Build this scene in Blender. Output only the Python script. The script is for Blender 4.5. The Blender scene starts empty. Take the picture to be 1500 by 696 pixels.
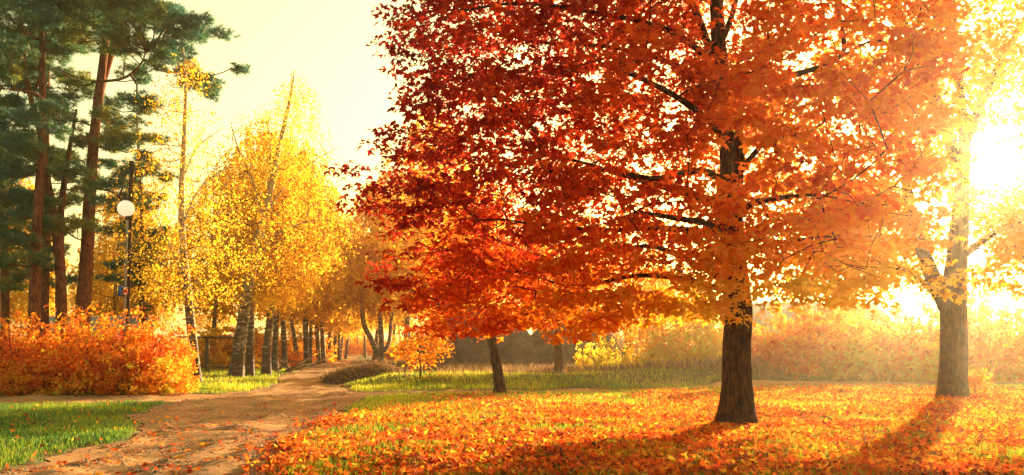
import bpy, math, random
import numpy as np
from mathutils import Vector, noise

random.seed(11)
RG = np.random.default_rng(11)
SC = bpy.context.scene
COL = SC.collection
PI = math.pi

# ------------------------------------------------------------------ camera, sky, sun
FPX, HOR, CZ = 1250.0, 508.0, 1.6          # focal length in photo pixels, horizon row, eye height
cam = bpy.data.cameras.new('camera')
cam.lens = FPX / 1500 * 36
cam.sensor_width = 36
cam.shift_y = (HOR - 348) / 1500
cam.clip_start = 0.1
cam.clip_end = 6000
camo = bpy.data.objects.new('camera', cam)
COL.objects.link(camo)
camo.location = (0, 0, CZ)
camo.rotation_euler = (PI / 2, 0, 0)
SC.camera = camo

AZ, EL = math.radians(29.6), math.radians(10.6)
SUN = np.array([math.sin(AZ) * math.cos(EL), math.cos(AZ) * math.cos(EL), math.sin(EL)])

world = bpy.data.worlds.new('World')
SC.world = world
world.use_nodes = True
nt = world.node_tree
N, L = nt.nodes, nt.links
bg = N['Background']
sky = N.new('ShaderNodeTexSky')
sky.sky_type = 'NISHITA'
sky.sun_disc = False
sky.sun_elevation = EL
sky.sun_rotation = AZ
sky.air_density = 1.0
sky.dust_density = 3.0
sky.ozone_density = 1.0
tint = N.new('ShaderNodeMix')
tint.data_type = 'RGBA'
tint.blend_type = 'MULTIPLY'
tint.inputs['Factor'].default_value = 1
tint.inputs['B'].default_value = (2.05, 1.62, 0.72, 1)      # the photograph's warm white balance
L.new(sky.outputs[0], tint.inputs['A'])
L.new(tint.outputs['Result'], bg.inputs['Color'])
bg.inputs['Strength'].default_value = 0.062

sl = bpy.data.lights.new('sun', 'SUN')
sl.energy = 5.0
sl.angle = math.radians(0.6)
sl.color = (1.0, 0.74, 0.38)
so = bpy.data.objects.new('sun', sl)
COL.objects.link(so)
so.rotation_euler = Vector(SUN).to_track_quat('Z', 'Y').to_euler()
so.location = (60, 100, 40)

vs = SC.view_settings
vs.view_transform = 'Standard'
vs.look = 'None'
vs.gamma = 1
vs.exposure = 2.05

cy = SC.cycles
cy.max_bounces = 6
cy.diffuse_bounces = 3
cy.transmission_bounces = 3
cy.glossy_bounces = 1
cy.volume_bounces = 0
cy.transparent_max_bounces = 4
cy.use_denoising = True
try:
    cy.denoiser = 'OPENIMAGEDENOISE'
    cy.denoising_input_passes = 'RGB_ALBEDO_NORMAL'
    cy.denoising_prefilter = 'ACCURATE'
except Exception:
    pass
cy.use_adaptive_sampling = True
cy.adaptive_threshold = 0.02
cy.sample_clamp_indirect = 6
cy.caustics_reflective = False
cy.caustics_refractive = False

# ------------------------------------------------------------------ helpers
def W(px, py, d):
    """real point at distance d that the photograph shows at pixel (px, py)"""
    return np.array([(px - 750) / FPX * d, d, CZ + (HOR - py) / FPX * d])

def gx(px, d):
    return (px - 750) / FPX * d

def gd(py):
    return CZ * FPX / (py - HOR)

def prop(o, label=None, cat=None, group=None, kind=None):
    if label: o['label'] = label
    if cat: o['category'] = cat
    if group: o['group'] = group
    if kind: o['kind'] = kind
    return o

def mesh_data(name, verts, faces, mats, tint=None, smooth=False, fmat=None):
    """verts (n,3); faces: list of (m,k) int arrays"""
    me = bpy.data.meshes.new(name)
    verts = np.ascontiguousarray(verts, dtype=np.float32)
    faces = [np.asarray(f, dtype=np.int32) for f in faces if len(f)]
    me.vertices.add(len(verts))
    me.vertices.foreach_set('co', verts.ravel())
    loops = np.concatenate([f.ravel() for f in faces])
    tot = np.concatenate([np.full(len(f), f.shape[1], dtype=np.int32) for f in faces])
    start = np.concatenate([[0], np.cumsum(tot)[:-1]]).astype(np.int32)
    me.loops.add(len(loops))
    me.loops.foreach_set('vertex_index', loops)
    me.polygons.add(len(tot))
    me.polygons.foreach_set('loop_start', start)
    me.polygons.foreach_set('loop_total', tot)
    if smooth:
        me.polygons.foreach_set('use_smooth', np.ones(len(tot), dtype=bool))
    if not isinstance(mats, (list, tuple)): mats = [mats]
    for m in mats: me.materials.append(m)
    if fmat is not None:
        me.polygons.foreach_set('material_index', np.asarray(fmat, dtype=np.int32))
    if tint is not None:
        a = me.attributes.new('tint', 'FLOAT', 'POINT')
        a.data.foreach_set('value', np.ascontiguousarray(tint, dtype=np.float32))
    me.update()
    return me

def link(name, me, parent=None, loc=None):
    o = bpy.data.objects.new(name, me)
    COL.objects.link(o)
    if name in ('branches', 'stems'): o['kind'] = 'stuff'
    if parent is not None: o.parent = parent
    if loc is not None: o.location = loc
    return o

def empty(name, loc, label, cat, group=None):
    o = bpy.data.objects.new(name, None)
    o.empty_display_size = 0.3
    COL.objects.link(o)
    o.location = tuple(loc)
    return prop(o, label, cat, group)

def copy_tree(root, loc, rz, scale, label, group=None):
    r = root.copy(); COL.objects.link(r)
    r.location = tuple(loc); r.rotation_euler = (0, 0, rz)
    r.scale = (scale, scale, scale) if not hasattr(scale, '__len__') else scale
    r['label'] = label
    if group: r['group'] = group
    for ch in list(root.children):
        c = ch.copy(); COL.objects.link(c); c.parent = r
        for g in list(ch.children):
            d = g.copy(); COL.objects.link(d); d.parent = c
    return r

class MB:
    """collects simple shapes into one mesh"""
    def __init__(s): s.v = []; s.f4 = []; s.n = 0; s.f3 = []
    def add(s, v, f):
        f = np.asarray(f) + s.n
        s.v.append(np.asarray(v, dtype=float)); s.n += len(v)
        (s.f4 if f.shape[1] == 4 else s.f3).append(f)
    def box(s, c, h, rz=0, rx=0, ry=0, j=0):
        q = np.array([[x, y, z] for x in (-1, 1) for y in (-1, 1) for z in (-1, 1)], dtype=float) * np.array(h)
        if j: q += RG.uniform(-j, j, q.shape)
        cx_, sx_ = math.cos(rx), math.sin(rx); cy_, sy_ = math.cos(ry), math.sin(ry); cz_, sz_ = math.cos(rz), math.sin(rz)
        q = q @ np.array([[1, 0, 0], [0, cx_, sx_], [0, -sx_, cx_]]) @ np.array([[cy_, 0, -sy_], [0, 1, 0], [sy_, 0, cy_]]) @ np.array([[cz_, sz_, 0], [-sz_, cz_, 0], [0, 0, 1]])
        s.add(q + np.array(c), [[0, 1, 3, 2], [4, 6, 7, 5], [0, 4, 5, 1], [2, 3, 7, 6], [0, 2, 6, 4], [1, 5, 7, 3]])
    def tube(s, pts, rad, k=8, cap=True):
        v, f = tube(np.array(pts, dtype=float), np.array(rad, dtype=float), k)
        if cap:
            n = len(v)
            v = np.vstack([v, pts[0], pts[-1]])
            s.add(v, f)
            b = s.n - len(v)
            a = [[n, (i + 1) % k, i] for i in range(k)] + [[n + 1, n - k + i, n - k + (i + 1) % k] for i in range(k)]
            s.f3.append(np.array(a) + b)
        else:
            s.add(v, f)
    def data(s, name, mat, smooth=False):
        fs = []
        if s.f4: fs.append(np.vstack(s.f4))
        if s.f3: fs.append(np.vstack(s.f3))
        return mesh_data(name, np.vstack(s.v), fs, mat, smooth=smooth)
    def build(s, name, mat, parent=None, smooth=False, loc=None):
        return link(name, s.data(name, mat, smooth), parent, loc)

def tube(P, R, k=6):
    n = len(P)
    T = np.gradient(P, axis=0)
    T /= np.linalg.norm(T, axis=1)[:, None] + 1e-9
    ref = np.array([0., 0., 1.]) if abs(T[:, 2]).mean() < 0.75 else np.array([1., 0., 0.])
    B = np.cross(T, ref); B /= np.linalg.norm(B, axis=1)[:, None] + 1e-9
    Nn = np.cross(B, T)
    a = np.linspace(0, 2 * PI, k, endpoint=False)
    V = P[:, None, :] + R[:, None, None] * (np.cos(a)[None, :, None] * B[:, None, :] + np.sin(a)[None, :, None] * Nn[:, None, :])
    V = V.reshape(-1, 3)
    i = np.arange(n - 1)[:, None] * k; j = np.arange(k)[None, :]; j2 = (j + 1) % k
    F = np.stack([i + j, i + j2, i + k + j2, i + k + j], axis=-1).reshape(-1, 4)
    return V, F

def resample(P, R, step):
    P = np.array(P, dtype=float); R = np.array(R, dtype=float)
    # Catmull-Rom
    t = np.arange(len(P)); n = max(2, int(np.linalg.norm(np.diff(P, axis=0), axis=1).sum() / step) + 1)
    u = np.linspace(0, len(P) - 1, n)
    i = np.clip(u.astype(int), 0, len(P) - 2); f = (u - i)[:, None]
    p0 = P[np.clip(i - 1, 0, None)]; p1 = P[i]; p2 = P[i + 1]; p3 = P[np.clip(i + 2, None, len(P) - 1)]
    Q = 0.5 * ((2 * p1) + (-p0 + p2) * f + (2 * p0 - 5 * p1 + 4 * p2 - p3) * f ** 2 + (-p0 + 3 * p1 - 3 * p2 + p3) * f ** 3)
    return Q, np.interp(u, t, R)

def nz(p, s, seed=0.0):
    return noise.noise(Vector((p[0] * s + seed, p[1] * s + seed * 1.7, (p[2] if len(p) > 2 else 0) * s - seed)))

def vnoise(X, Y, s, seed=0):
    """smooth value noise, vectorised, 0..1"""
    g = np.random.default_rng(seed).random((64, 64))
    x = X / s + 1000.37; y = Y / s + 1000.71
    xi = np.floor(x).astype(int); yi = np.floor(y).astype(int)
    fx = x - xi; fy = y - yi
    fx = fx * fx * (3 - 2 * fx); fy = fy * fy * (3 - 2 * fy)
    a = g[xi % 64, yi % 64]; b = g[(xi + 1) % 64, yi % 64]; c = g[xi % 64, (yi + 1) % 64]; d = g[(xi + 1) % 64, (yi + 1) % 64]
    return (a * (1 - fx) + b * fx) * (1 - fy) + (c * (1 - fx) + d * fx) * fy

def sstep(a, b, x):
    t = np.clip((x - a) / (b - a), 0, 1)
    return t * t * (3 - 2 * t)

# ------------------------------------------------------------------ materials
def newmat(name):
    m = bpy.data.materials.new(name); m.use_nodes = True
    m.node_tree.nodes.clear()
    out = m.node_tree.nodes.new('ShaderNodeOutputMaterial')
    return m, m.node_tree.nodes, m.node_tree.links, out

def leafmat(name, stops, trans=0.5, gloss=0.015, attr=True):
    m, n, l, out = newmat(name)
    ramp = n.new('ShaderNodeValToRGB')
    cr = ramp.color_ramp
    while len(cr.elements) < len(stops): cr.elements.new(0.5)
    for e, (p, c) in zip(cr.elements, stops):
        e.position = p; e.color = (*c, 1)
    if attr:
        a = n.new('ShaderNodeAttribute'); a.attribute_name = 'tint'
        l.new(a.outputs['Fac'], ramp.inputs['Fac'])
    else:
        g = n.new('ShaderNodeNewGeometry'); l.new(g.outputs['Random Per Island'], ramp.inputs['Fac'])
    d = n.new('ShaderNodeBsdfDiffuse'); t = n.new('ShaderNodeBsdfTranslucent'); mx = n.new('ShaderNodeMixShader')
    mx.inputs[0].default_value = trans
    gm = n.new('ShaderNodeGamma'); gm.inputs[1].default_value = .86
    l.new(ramp.outputs[0], gm.inputs[0]); l.new(ramp.outputs[0], d.inputs[0]); l.new(gm.outputs[0], t.inputs[0])
    l.new(d.outputs[0], mx.inputs[1]); l.new(t.outputs[0], mx.inputs[2])
    if gloss:
        g = n.new('ShaderNodeBsdfGlossy'); g.inputs['Roughness'].default_value = 0.45
        g.inputs['Color'].default_value = (1, .9, .75, 1)
        m2 = n.new('ShaderNodeMixShader'); m2.inputs[0].default_value = gloss
        l.new(mx.outputs[0], m2.inputs[1]); l.new(g.outputs[0], m2.inputs[2]); l.new(m2.outputs[0], out.inputs[0])
    else:
        l.new(mx.outputs[0], out.inputs[0])
    return m

def solid(name, c1, c2=None, scale=4.0, stretch=(1, 1, 1), rough=0.9, bump=0.3, detail=6, spec=0.2, lo=0.35, hi=0.65, trans=0):
    m, n, l, out = newmat(name)
    b = n.new('ShaderNodeBsdfPrincipled')
    b.inputs['Roughness'].default_value = rough
    b.inputs['Specular IOR Level'].default_value = spec
    tc = n.new('ShaderNodeTexCoord'); mp = n.new('ShaderNodeMapping'); mp.inputs['Scale'].default_value = stretch
    l.new(tc.outputs['Object'], mp.inputs[0])
    no = n.new('ShaderNodeTexNoise'); no.inputs['Scale'].default_value = scale; no.inputs['Detail'].default_value = detail
    no.inputs['Roughness'].default_value = 0.65
    l.new(mp.outputs[0], no.inputs['Vector'])
    r = n.new('ShaderNodeValToRGB'); r.color_ramp.elements[0].position = lo; r.color_ramp.elements[1].position = hi
    r.color_ramp.elements[0].color = (*c1, 1); r.color_ramp.elements[1].color = (*(c2 or c1), 1)
    l.new(no.outputs['Fac'], r.inputs[0]); l.new(r.outputs[0], b.inputs['Base Color'])
    if bump:
        bp = n.new('ShaderNodeBump'); bp.inputs['Strength'].default_value = bump; bp.inputs['Distance'].default_value = 0.05
        l.new(no.outputs['Fac'], bp.inputs['Height']); l.new(bp.outputs[0], b.inputs['Normal'])
    l.new(b.outputs[0], out.inputs[0])
    return m

M = {}
M['maple_leaf'] = leafmat('maple_leaf', [(0, (.22, .010, .016)), (.22, (.50, .022, .012)), (.45, (.88, .10, .008)), (.72, (.97, .34, .010)), (1, (.95, .62, .03))], 0.7)
M['gold_leaf'] = leafmat('gold_leaf', [(0, (.86, .20, .01)), (.4, (.93, .42, .015)), (.8, (.95, .66, .03)), (1, (.80, .76, .06))], 0.65)
M['birch_leaf'] = leafmat('birch_leaf', [(0, (.76, .30, .015)), (.4, (.92, .50, .025)), (.8, (.96, .66, .04)), (1, (.74, .68, .07))], 0.62)
M['needle'] = leafmat('needle', [(0, (.02, .14, .14)), (.5, (.08, .22, .11)), (.85, (.28, .32, .05)), (1, (.35, .20, .03))], 0.35, 0.05)
M['grass'] = leafmat('grass', [(0, (.04, .13, .03)), (.35, (.20, .32, .02)), (.75, (.62, .56, .02)), (1, (.70, .52, .10))], 0.55)
M['dry_grass'] = leafmat('dry_grass', [(0, (.16, .085, .045)), (.5, (.34, .20, .10)), (1, (.55, .36, .18))], 0.25, 0)
M['shrub_leaf'] = leafmat('shrub_leaf', [(0, (.30, .04, .015)), (.3, (.74, .12, .015)), (.6, (.90, .28, .02)), (.85, (.94, .50, .03)), (1, (.60, .60, .05))], 0.5)
M['litter'] = leafmat('litter', [(0, (.14, .035, .02)), (.22, (.60, .05, .012)), (.6, (.85, .15, .015)), (.85, (.92, .36, .02)), (1, (.95, .62, .04))], 0.5)

def barkmat(name, c1, c2, scale, stretch, bump):
    m = solid(name, c1, c2, scale, stretch, 0.95, bump, 9, 0.1)
    return m
M['maple_bark'] = solid('maple_bark', (.018, .010, .012), (.14, .065, .040), 9, (2.0, 2.0, .5), .95, 1.0, 10, .1, .42, .60)
M['pine_bark'] = barkmat('pine_bark', (.07, .028, .02), (.30, .11, .06), 5, (1.6, 1.6, .6), .8)
M['branch_bark'] = barkmat('branch_bark', (.025, .016, .016), (.09, .05, .04), 8, (1, 1, 1), .4)
M['twig_bark'] = barkmat('twig_bark', (.10, .055, .03), (.22, .12, .06), 8, (1, 1, 1), .3)

def birchbark():
    m, n, l, out = newmat('birch_bark')
    b = n.new('ShaderNodeBsdfPrincipled'); b.inputs['Roughness'].default_value = .8
    tc = n.new('ShaderNodeTexCoord')
    mp = n.new('ShaderNodeMapping'); mp.inputs['Scale'].default_value = (1.2, 1.2, 4.5)
    l.new(tc.outputs['Object'], mp.inputs[0])
    no = n.new('ShaderNodeTexNoise'); no.inputs['Scale'].default_value = 2.2; no.inputs['Detail'].default_value = 7; no.inputs['Roughness'].default_value = .7
    l.new(mp.outputs[0], no.inputs['Vector'])
    sp = n.new('ShaderNodeSeparateXYZ'); l.new(tc.outputs['Object'], sp.inputs[0])
    mr = n.new('ShaderNodeMapRange'); mr.inputs['From Min'].default_value = 0; mr.inputs['From Max'].default_value = 7
    mr.inputs['To Min'].default_value = .12; mr.inputs['To Max'].default_value = -.08
    l.new(sp.outputs['Z'], mr.inputs['Value'])
    ad = n.new('ShaderNodeMath'); ad.operation = 'SUBTRACT'; l.new(no.outputs['Fac'], ad.inputs[0]); l.new(mr.outputs[0], ad.inputs[1])
    r = n.new('ShaderNodeValToRGB')
    r.color_ramp.elements[0].position = .44; r.color_ramp.elements[0].color = (.085, .052, .038, 1)
    r.color_ramp.elements[1].position = .56; r.color_ramp.elements[1].color = (.50, .42, .33, 1)
    l.new(ad.outputs[0], r.inputs[0]); l.new(r.outputs[0], b.inputs['Base Color'])
    bp = n.new('ShaderNodeBump'); bp.inputs['Strength'].default_value = .6; bp.inputs['Distance'].default_value = .04
    l.new(no.outputs['Fac'], bp.inputs['Height']); l.new(bp.outputs[0], b.inputs['Normal'])
    l.new(b.outputs[0], out.inputs[0])
    return m
M['birch_bark'] = birchbark()

def dirtmat():
    m, n, l, out = newmat('dirt')
    b = n.new('ShaderNodeBsdfPrincipled'); b.inputs['Roughness'].default_value = .95; b.inputs['Specular IOR Level'].default_value = .1
    tc = n.new('ShaderNodeTexCoord')
    a = n.new('ShaderNodeTexNoise'); a.inputs['Scale'].default_value = .5; a.inputs['Detail'].default_value = 8; a.inputs['Roughness'].default_value = .7
    c = n.new('ShaderNodeTexNoise'); c.inputs['Scale'].default_value = 9; c.inputs['Detail'].default_value = 8; c.inputs['Roughness'].default_value = .75
    l.new(tc.outputs['Object'], a.inputs['Vector']); l.new(tc.outputs['Object'], c.inputs['Vector'])
    r = n.new('ShaderNodeValToRGB'); e = r.color_ramp.elements
    e[0].position = .3; e[0].color = (.12, .055, .035, 1); e[1].position = .7; e[1].color = (.68, .38, .16, 1)
    k = e.new(.5); k.color = (.44, .23, .10, 1)
    mx = n.new('ShaderNodeMath'); mx.operation = 'MULTIPLY_ADD'; mx.inputs[1].default_value = .55
    mm = n.new('ShaderNodeMath'); mm.operation = 'MULTIPLY'; mm.inputs[1].default_value = .45
    l.new(c.outputs['Fac'], mm.inputs[0]); l.new(a.outputs['Fac'], mx.inputs[0]); l.new(mm.outputs[0], mx.inputs[2])
    l.new(mx.outputs[0], r.inputs[0]); l.new(r.outputs[0], b.inputs['Base Color'])
    bp = n.new('ShaderNodeBump'); bp.inputs['Strength'].default_value = .7; bp.inputs['Distance'].default_value = .04
    l.new(c.outputs['Fac'], bp.inputs['Height']); l.new(bp.outputs[0], b.inputs['Normal'])
    l.new(b.outputs[0], out.inputs[0])
    return m
M['dirt'] = dirtmat()
M['soil'] = solid('soil', (.07, .055, .02), (.22, .15, .05), 1.6, bump=.8)
M['heap_soil'] = solid('heap_soil', (.075, .05, .04), (.20, .13, .095), 1.1, bump=1.0)
M['concrete'] = solid('concrete', (.30, .32, .33), (.44, .45, .44), 1.4, bump=.2)
M['old_wood'] = solid('old_wood', (.10, .065, .045), (.24, .16, .11), 3, (1, 1, .2), bump=.5)
M['pale_wood'] = solid('pale_wood', (.35, .27, .20), (.6, .5, .4), 3, (1, 1, .3), bump=.4)
M['roof_sheet'] = solid('roof_sheet', (.30, .34, .36), (.42, .45, .46), 1, bump=.1, rough=.6)
M['plaster'] = solid('plaster', (.50, .46, .40), (.62, .58, .52), 1.2, bump=.15)
M['glass_dark'] = solid('glass_dark', (.03, .035, .04), (.05, .05, .05), 1, bump=0, rough=.1, spec=.6)
M['grey_metal'] = solid('grey_metal', (.20, .20, .20), (.32, .31, .30), 6, bump=.1, rough=.5, spec=.5)
M['dark_metal'] = solid('dark_metal', (.03, .025, .025), (.06, .05, .05), 6, bump=.1, rough=.6)
M['blue_paint'] = solid('blue_paint', (.02, .10, .35), (.03, .13, .40), 4, bump=0, rough=.5)
M['white_paint'] = solid('white_paint', (.72, .70, .66), (.8, .78, .74), 4, bump=0, rough=.5)
M['red_paint'] = solid('red_paint', (.55, .06, .04), (.6, .08, .05), 4, bump=0, rough=.5)
M['stone'] = solid('stone', (.28, .25, .22), (.45, .42, .38), 3, bump=.5)
def opal():
    m, n, l, out = newmat('opal_glass')
    d = n.new('ShaderNodeBsdfDiffuse'); d.inputs[0].default_value = (.88, .88, .84, 1)
    t = n.new('ShaderNodeBsdfTranslucent'); t.inputs[0].default_value = (.9, .9, .85, 1)
    g = n.new('ShaderNodeBsdfGlossy'); g.inputs['Roughness'].default_value = .1
    a = n.new('ShaderNodeMixShader'); a.inputs[0].default_value = .55
    b = n.new('ShaderNodeMixShader'); b.inputs[0].default_value = .05
    l.new(d.outputs[0], a.inputs[1]); l.new(t.outputs[0], a.inputs[2]); l.new(a.outputs[0], b.inputs[1]); l.new(g.outputs[0], b.inputs[2])
    em = n.new('ShaderNodeEmission'); em.inputs[0].default_value = (1, .86, .6, 1); em.inputs[1].default_value = .10  # faint glow added to brighten the globe, which only the sun lights
    ad = n.new('ShaderNodeAddShader'); l.new(b.outputs[0], ad.inputs[0]); l.new(em.outputs[0], ad.inputs[1]); l.new(ad.outputs[0], out.inputs[0])
    return m
M['opal_glass'] = opal()

# ------------------------------------------------------------------ terrain
def seg_d(X, Y, pts):
    """distance minus local half width to a polyline of (x, y, halfwidth)"""
    best = np.full(X.shape, 1e9)
    for (x0, y0, w0), (x1, y1, w1) in zip(pts[:-1], pts[1:]):
        dx, dy = x1 - x0, y1 - y0
        t = np.clip(((X - x0) * dx + (Y - y0) * dy) / (dx * dx + dy * dy), 0, 1)
        d = np.hypot(X - x0 - t * dx, Y - y0 - t * dy) - (w0 + t * (w1 - w0))
        best = np.minimum(best, d)
    return best
TRACK = [(-3.6, -6, 1.7), (-4.0, 4, 1.7), (-4.7, 10.5, 1.65), (-5.3, 15, 1.55), (-6.4, 20, 2.2), (-7.2, 25.5, 2.9), (-8.0, 33, 1.6), (-9.6, 40, 1.5), (-14.2, 66, 1.7), (-19.8, 95, 1.9), (-29, 150, 2.3), (-42, 230, 2.3)]
CROSS = [(-60, 26.4, 1.9), (-26, 26.0, 1.9), (-13, 25.8, 1.9), (-7, 27.2, 2.6), (-3, 29.4, .9), (0, 30.2, .55), (6, 32.6, .6), (10, 35, 1.3), (20, 39, 2.6), (34, 43.5, 3.2), (70, 52, 3.4)]
def sdf(X, Y):
    d = np.minimum(seg_d(X, Y, TRACK), seg_d(X, Y, CROSS))
    d = d + (vnoise(X, Y, 1.6, 3) - .5) * .9 + (vnoise(X, Y, .5, 4) - .5) * .35
    return d
BANK = [(-4.9, 35.6, 0), (-3, 34.6, 0), (2, 34.6, 0), (8, 37.6, 0), (12, 41, 0)]
def base_h(X, Y):
    h = (vnoise(X, Y, 5, 7) - .5) * .10 + (vnoise(X, Y, 1.7, 8) - .5) * .04
    b = seg_d(X, Y, BANK)
    h = h + .46 * np.exp(-(b / 1.7) ** 2) * (.75 + .5 * vnoise(X, Y, 3, 9))
    # lawn crowned slightly above the track
    lawn = sstep(0.0, 3.0, np.minimum(sdf(X, Y), 6))
    h = h + .07 * lawn
    far = np.hypot(X, Y)
    h = h + sstep(160, 700, far) * (vnoise(X, Y, 140, 12) * 10)
    return h
def ground_h(X, Y):
    return base_h(X, Y) - .17 * sstep(.10, -.35, sdf(X, Y))
def road_h(X, Y):
    # ruts and ridges running with the track
    r = (vnoise(X * 2.4, Y * .5, .9, 21) - .5) * .13 + (vnoise(X * .35, Y * 1.4, .55, 22) - .5) * .12 + (vnoise(X, Y, .22, 23) - .5) * .022
    return base_h(X, Y) - .012 + r * sstep(0, -.5, sdf(X, Y)) 
def H1(x, y): 
    a = np.array([x], dtype=float); b = np.array([y], dtype=float)
    return float(ground_h(a, b)[0])

def axis(lo, hi, step, far, g=1.18):
    a = list(np.arange(lo, hi + 1e-6, step))
    s = step; x = hi
    while x < far: s *= g; x += s; a.append(x)
    s = step; x = lo
    while x > -far: s *= g; x -= s; a.insert(0, x)
    return np.array(a)
def grid_faces(nx, ny):
    i = np.arange(nx - 1)[None, :]; j = np.arange(ny - 1)[:, None] * nx
    return np.stack([j + i, j + i + 1, j + i + 1 + nx, j + i + nx], -1).reshape(-1, 4)
ax = axis(-32, 30, .32, 850); ay = axis(2, 62, .32, 850)
GX, GY = np.meshgrid(ax, ay)
GZ = ground_h(GX.ravel(), GY.ravel())
g = link('ground', mesh_data('ground', np.stack([GX.ravel(), GY.ravel(), GZ], 1), [grid_faces(len(ax), len(ay))], M['soil'], smooth=True))
prop(g, kind='structure')

# dirt road sheet: grid cells inside the outline, border vertices pulled onto it
rx = np.arange(-62, 72, .16)
ry = [1.0]
while ry[-1] < 200: ry.append(ry[-1] + max(.13, .011 * ry[-1]))
ry = np.array(ry)
RX, RY = np.meshgrid(rx, ry)
x, y = RX.ravel().copy(), RY.ravel().copy()
d = sdf(x, y)
F = grid_faces(len(rx), len(ry))
F = F[(d[F] < 0).any(1)]
used = np.unique(F)
out_ = used[d[used] > 0]
for _ in range(4):
    e = .03
    dd = sdf(x[out_], y[out_])
    gx_ = (sdf(x[out_] + e, y[out_]) - dd) / e; gy_ = (sdf(x[out_], y[out_] + e) - dd) / e
    g2 = gx_ ** 2 + gy_ ** 2 + .3
    x[out_] -= dd * gx_ / g2; y[out_] -= dd * gy_ / g2
remap = np.full(len(x), -1); remap[used] = np.arange(len(used))
xs_, ys_ = x[used], y[used]
rd = link('dirt_road', mesh_data('dirt_road', np.stack([xs_, ys_, road_h(xs_, ys_)], 1), [remap[F]], M['dirt'], smooth=True))
prop(rd, kind='structure')

# ------------------------------------------------------------------ leaf shapes
def fan(pts, fold=0.0):
    v = [(0, .28, 0)] + [(px, py, abs(px) * fold + pz) for px, py, pz in pts]
    n = len(pts)
    return np.array(v), np.array([[0, i + 1, (i + 1) % n + 1] for i in range(n)])
MAPLE = fan([(0, -.0, 0), (-.30, -.10, -.04), (-.20, .14, .02), (-.60, .36, -.12), (-.20, .46, .04), (-.32, .76, -.08), (0, 1.05, -.22), (.27, .72, .0), (.22, .46, .04), (.52, .30, .06), (.23, .14, 0), (.30, -.06, .02)], -.18)
MAPLE7 = fan([(0, -.05, 0), (-.55, .26, -.12), (-.19, .45, .03), (0, 1.05, -.2), (.19, .45, .03), (.5, .32, .05)], -.2)
OVAL = (np.array([(0, 0, 0), (-.36, .45, .06), (0, 1, -.05), (.36, .45, .06)], dtype=float), np.array([[0, 3, 1], [1, 3, 2]]))
BLADE = (np.array([(-.5, 0, 0), (.5, 0, 0), (.32, .5, .06), (-.32, .5, .06), (0, 1, .22)], dtype=float), None)

def frames(n, up=.6, tip=None, rg=RG):
    """random leaf frames; up = how strongly normals lean to +z; tip = preferred tip direction (n,3)"""
    nrm = rg.normal(size=(n, 3)); nrm /= np.linalg.norm(nrm, axis=1)[:, None]
    nrm[:, 2] = np.abs(nrm[:, 2])
    nrm += np.array([0, 0, up]); nrm /= np.linalg.norm(nrm, axis=1)[:, None]
    t = rg.normal(size=(n, 3))
    if tip is not None: t = t * .6 + tip
    t -= (t * nrm).sum(1)[:, None] * nrm
    t /= np.linalg.norm(t, axis=1)[:, None] + 1e-9
    b = np.cross(t, nrm)
    return np.stack([b, t, nrm], axis=-1)

def scatter(tpl, pos, fr, size, tint):
    tv, tf = tpl
    n = len(pos); k = len(tv)
    sz = np.broadcast_to(np.asarray(size, dtype=float), (n,))
    V = np.einsum('nij,kj->nki', fr, tv) * sz[:, None, None] + pos[:, None, :]
    Fc = (tf[None] + (np.arange(n) * k)[:, None, None]).reshape(-1, tf.shape[1])
    return V.reshape(-1, 3), Fc, np.repeat(tint, k)

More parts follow.
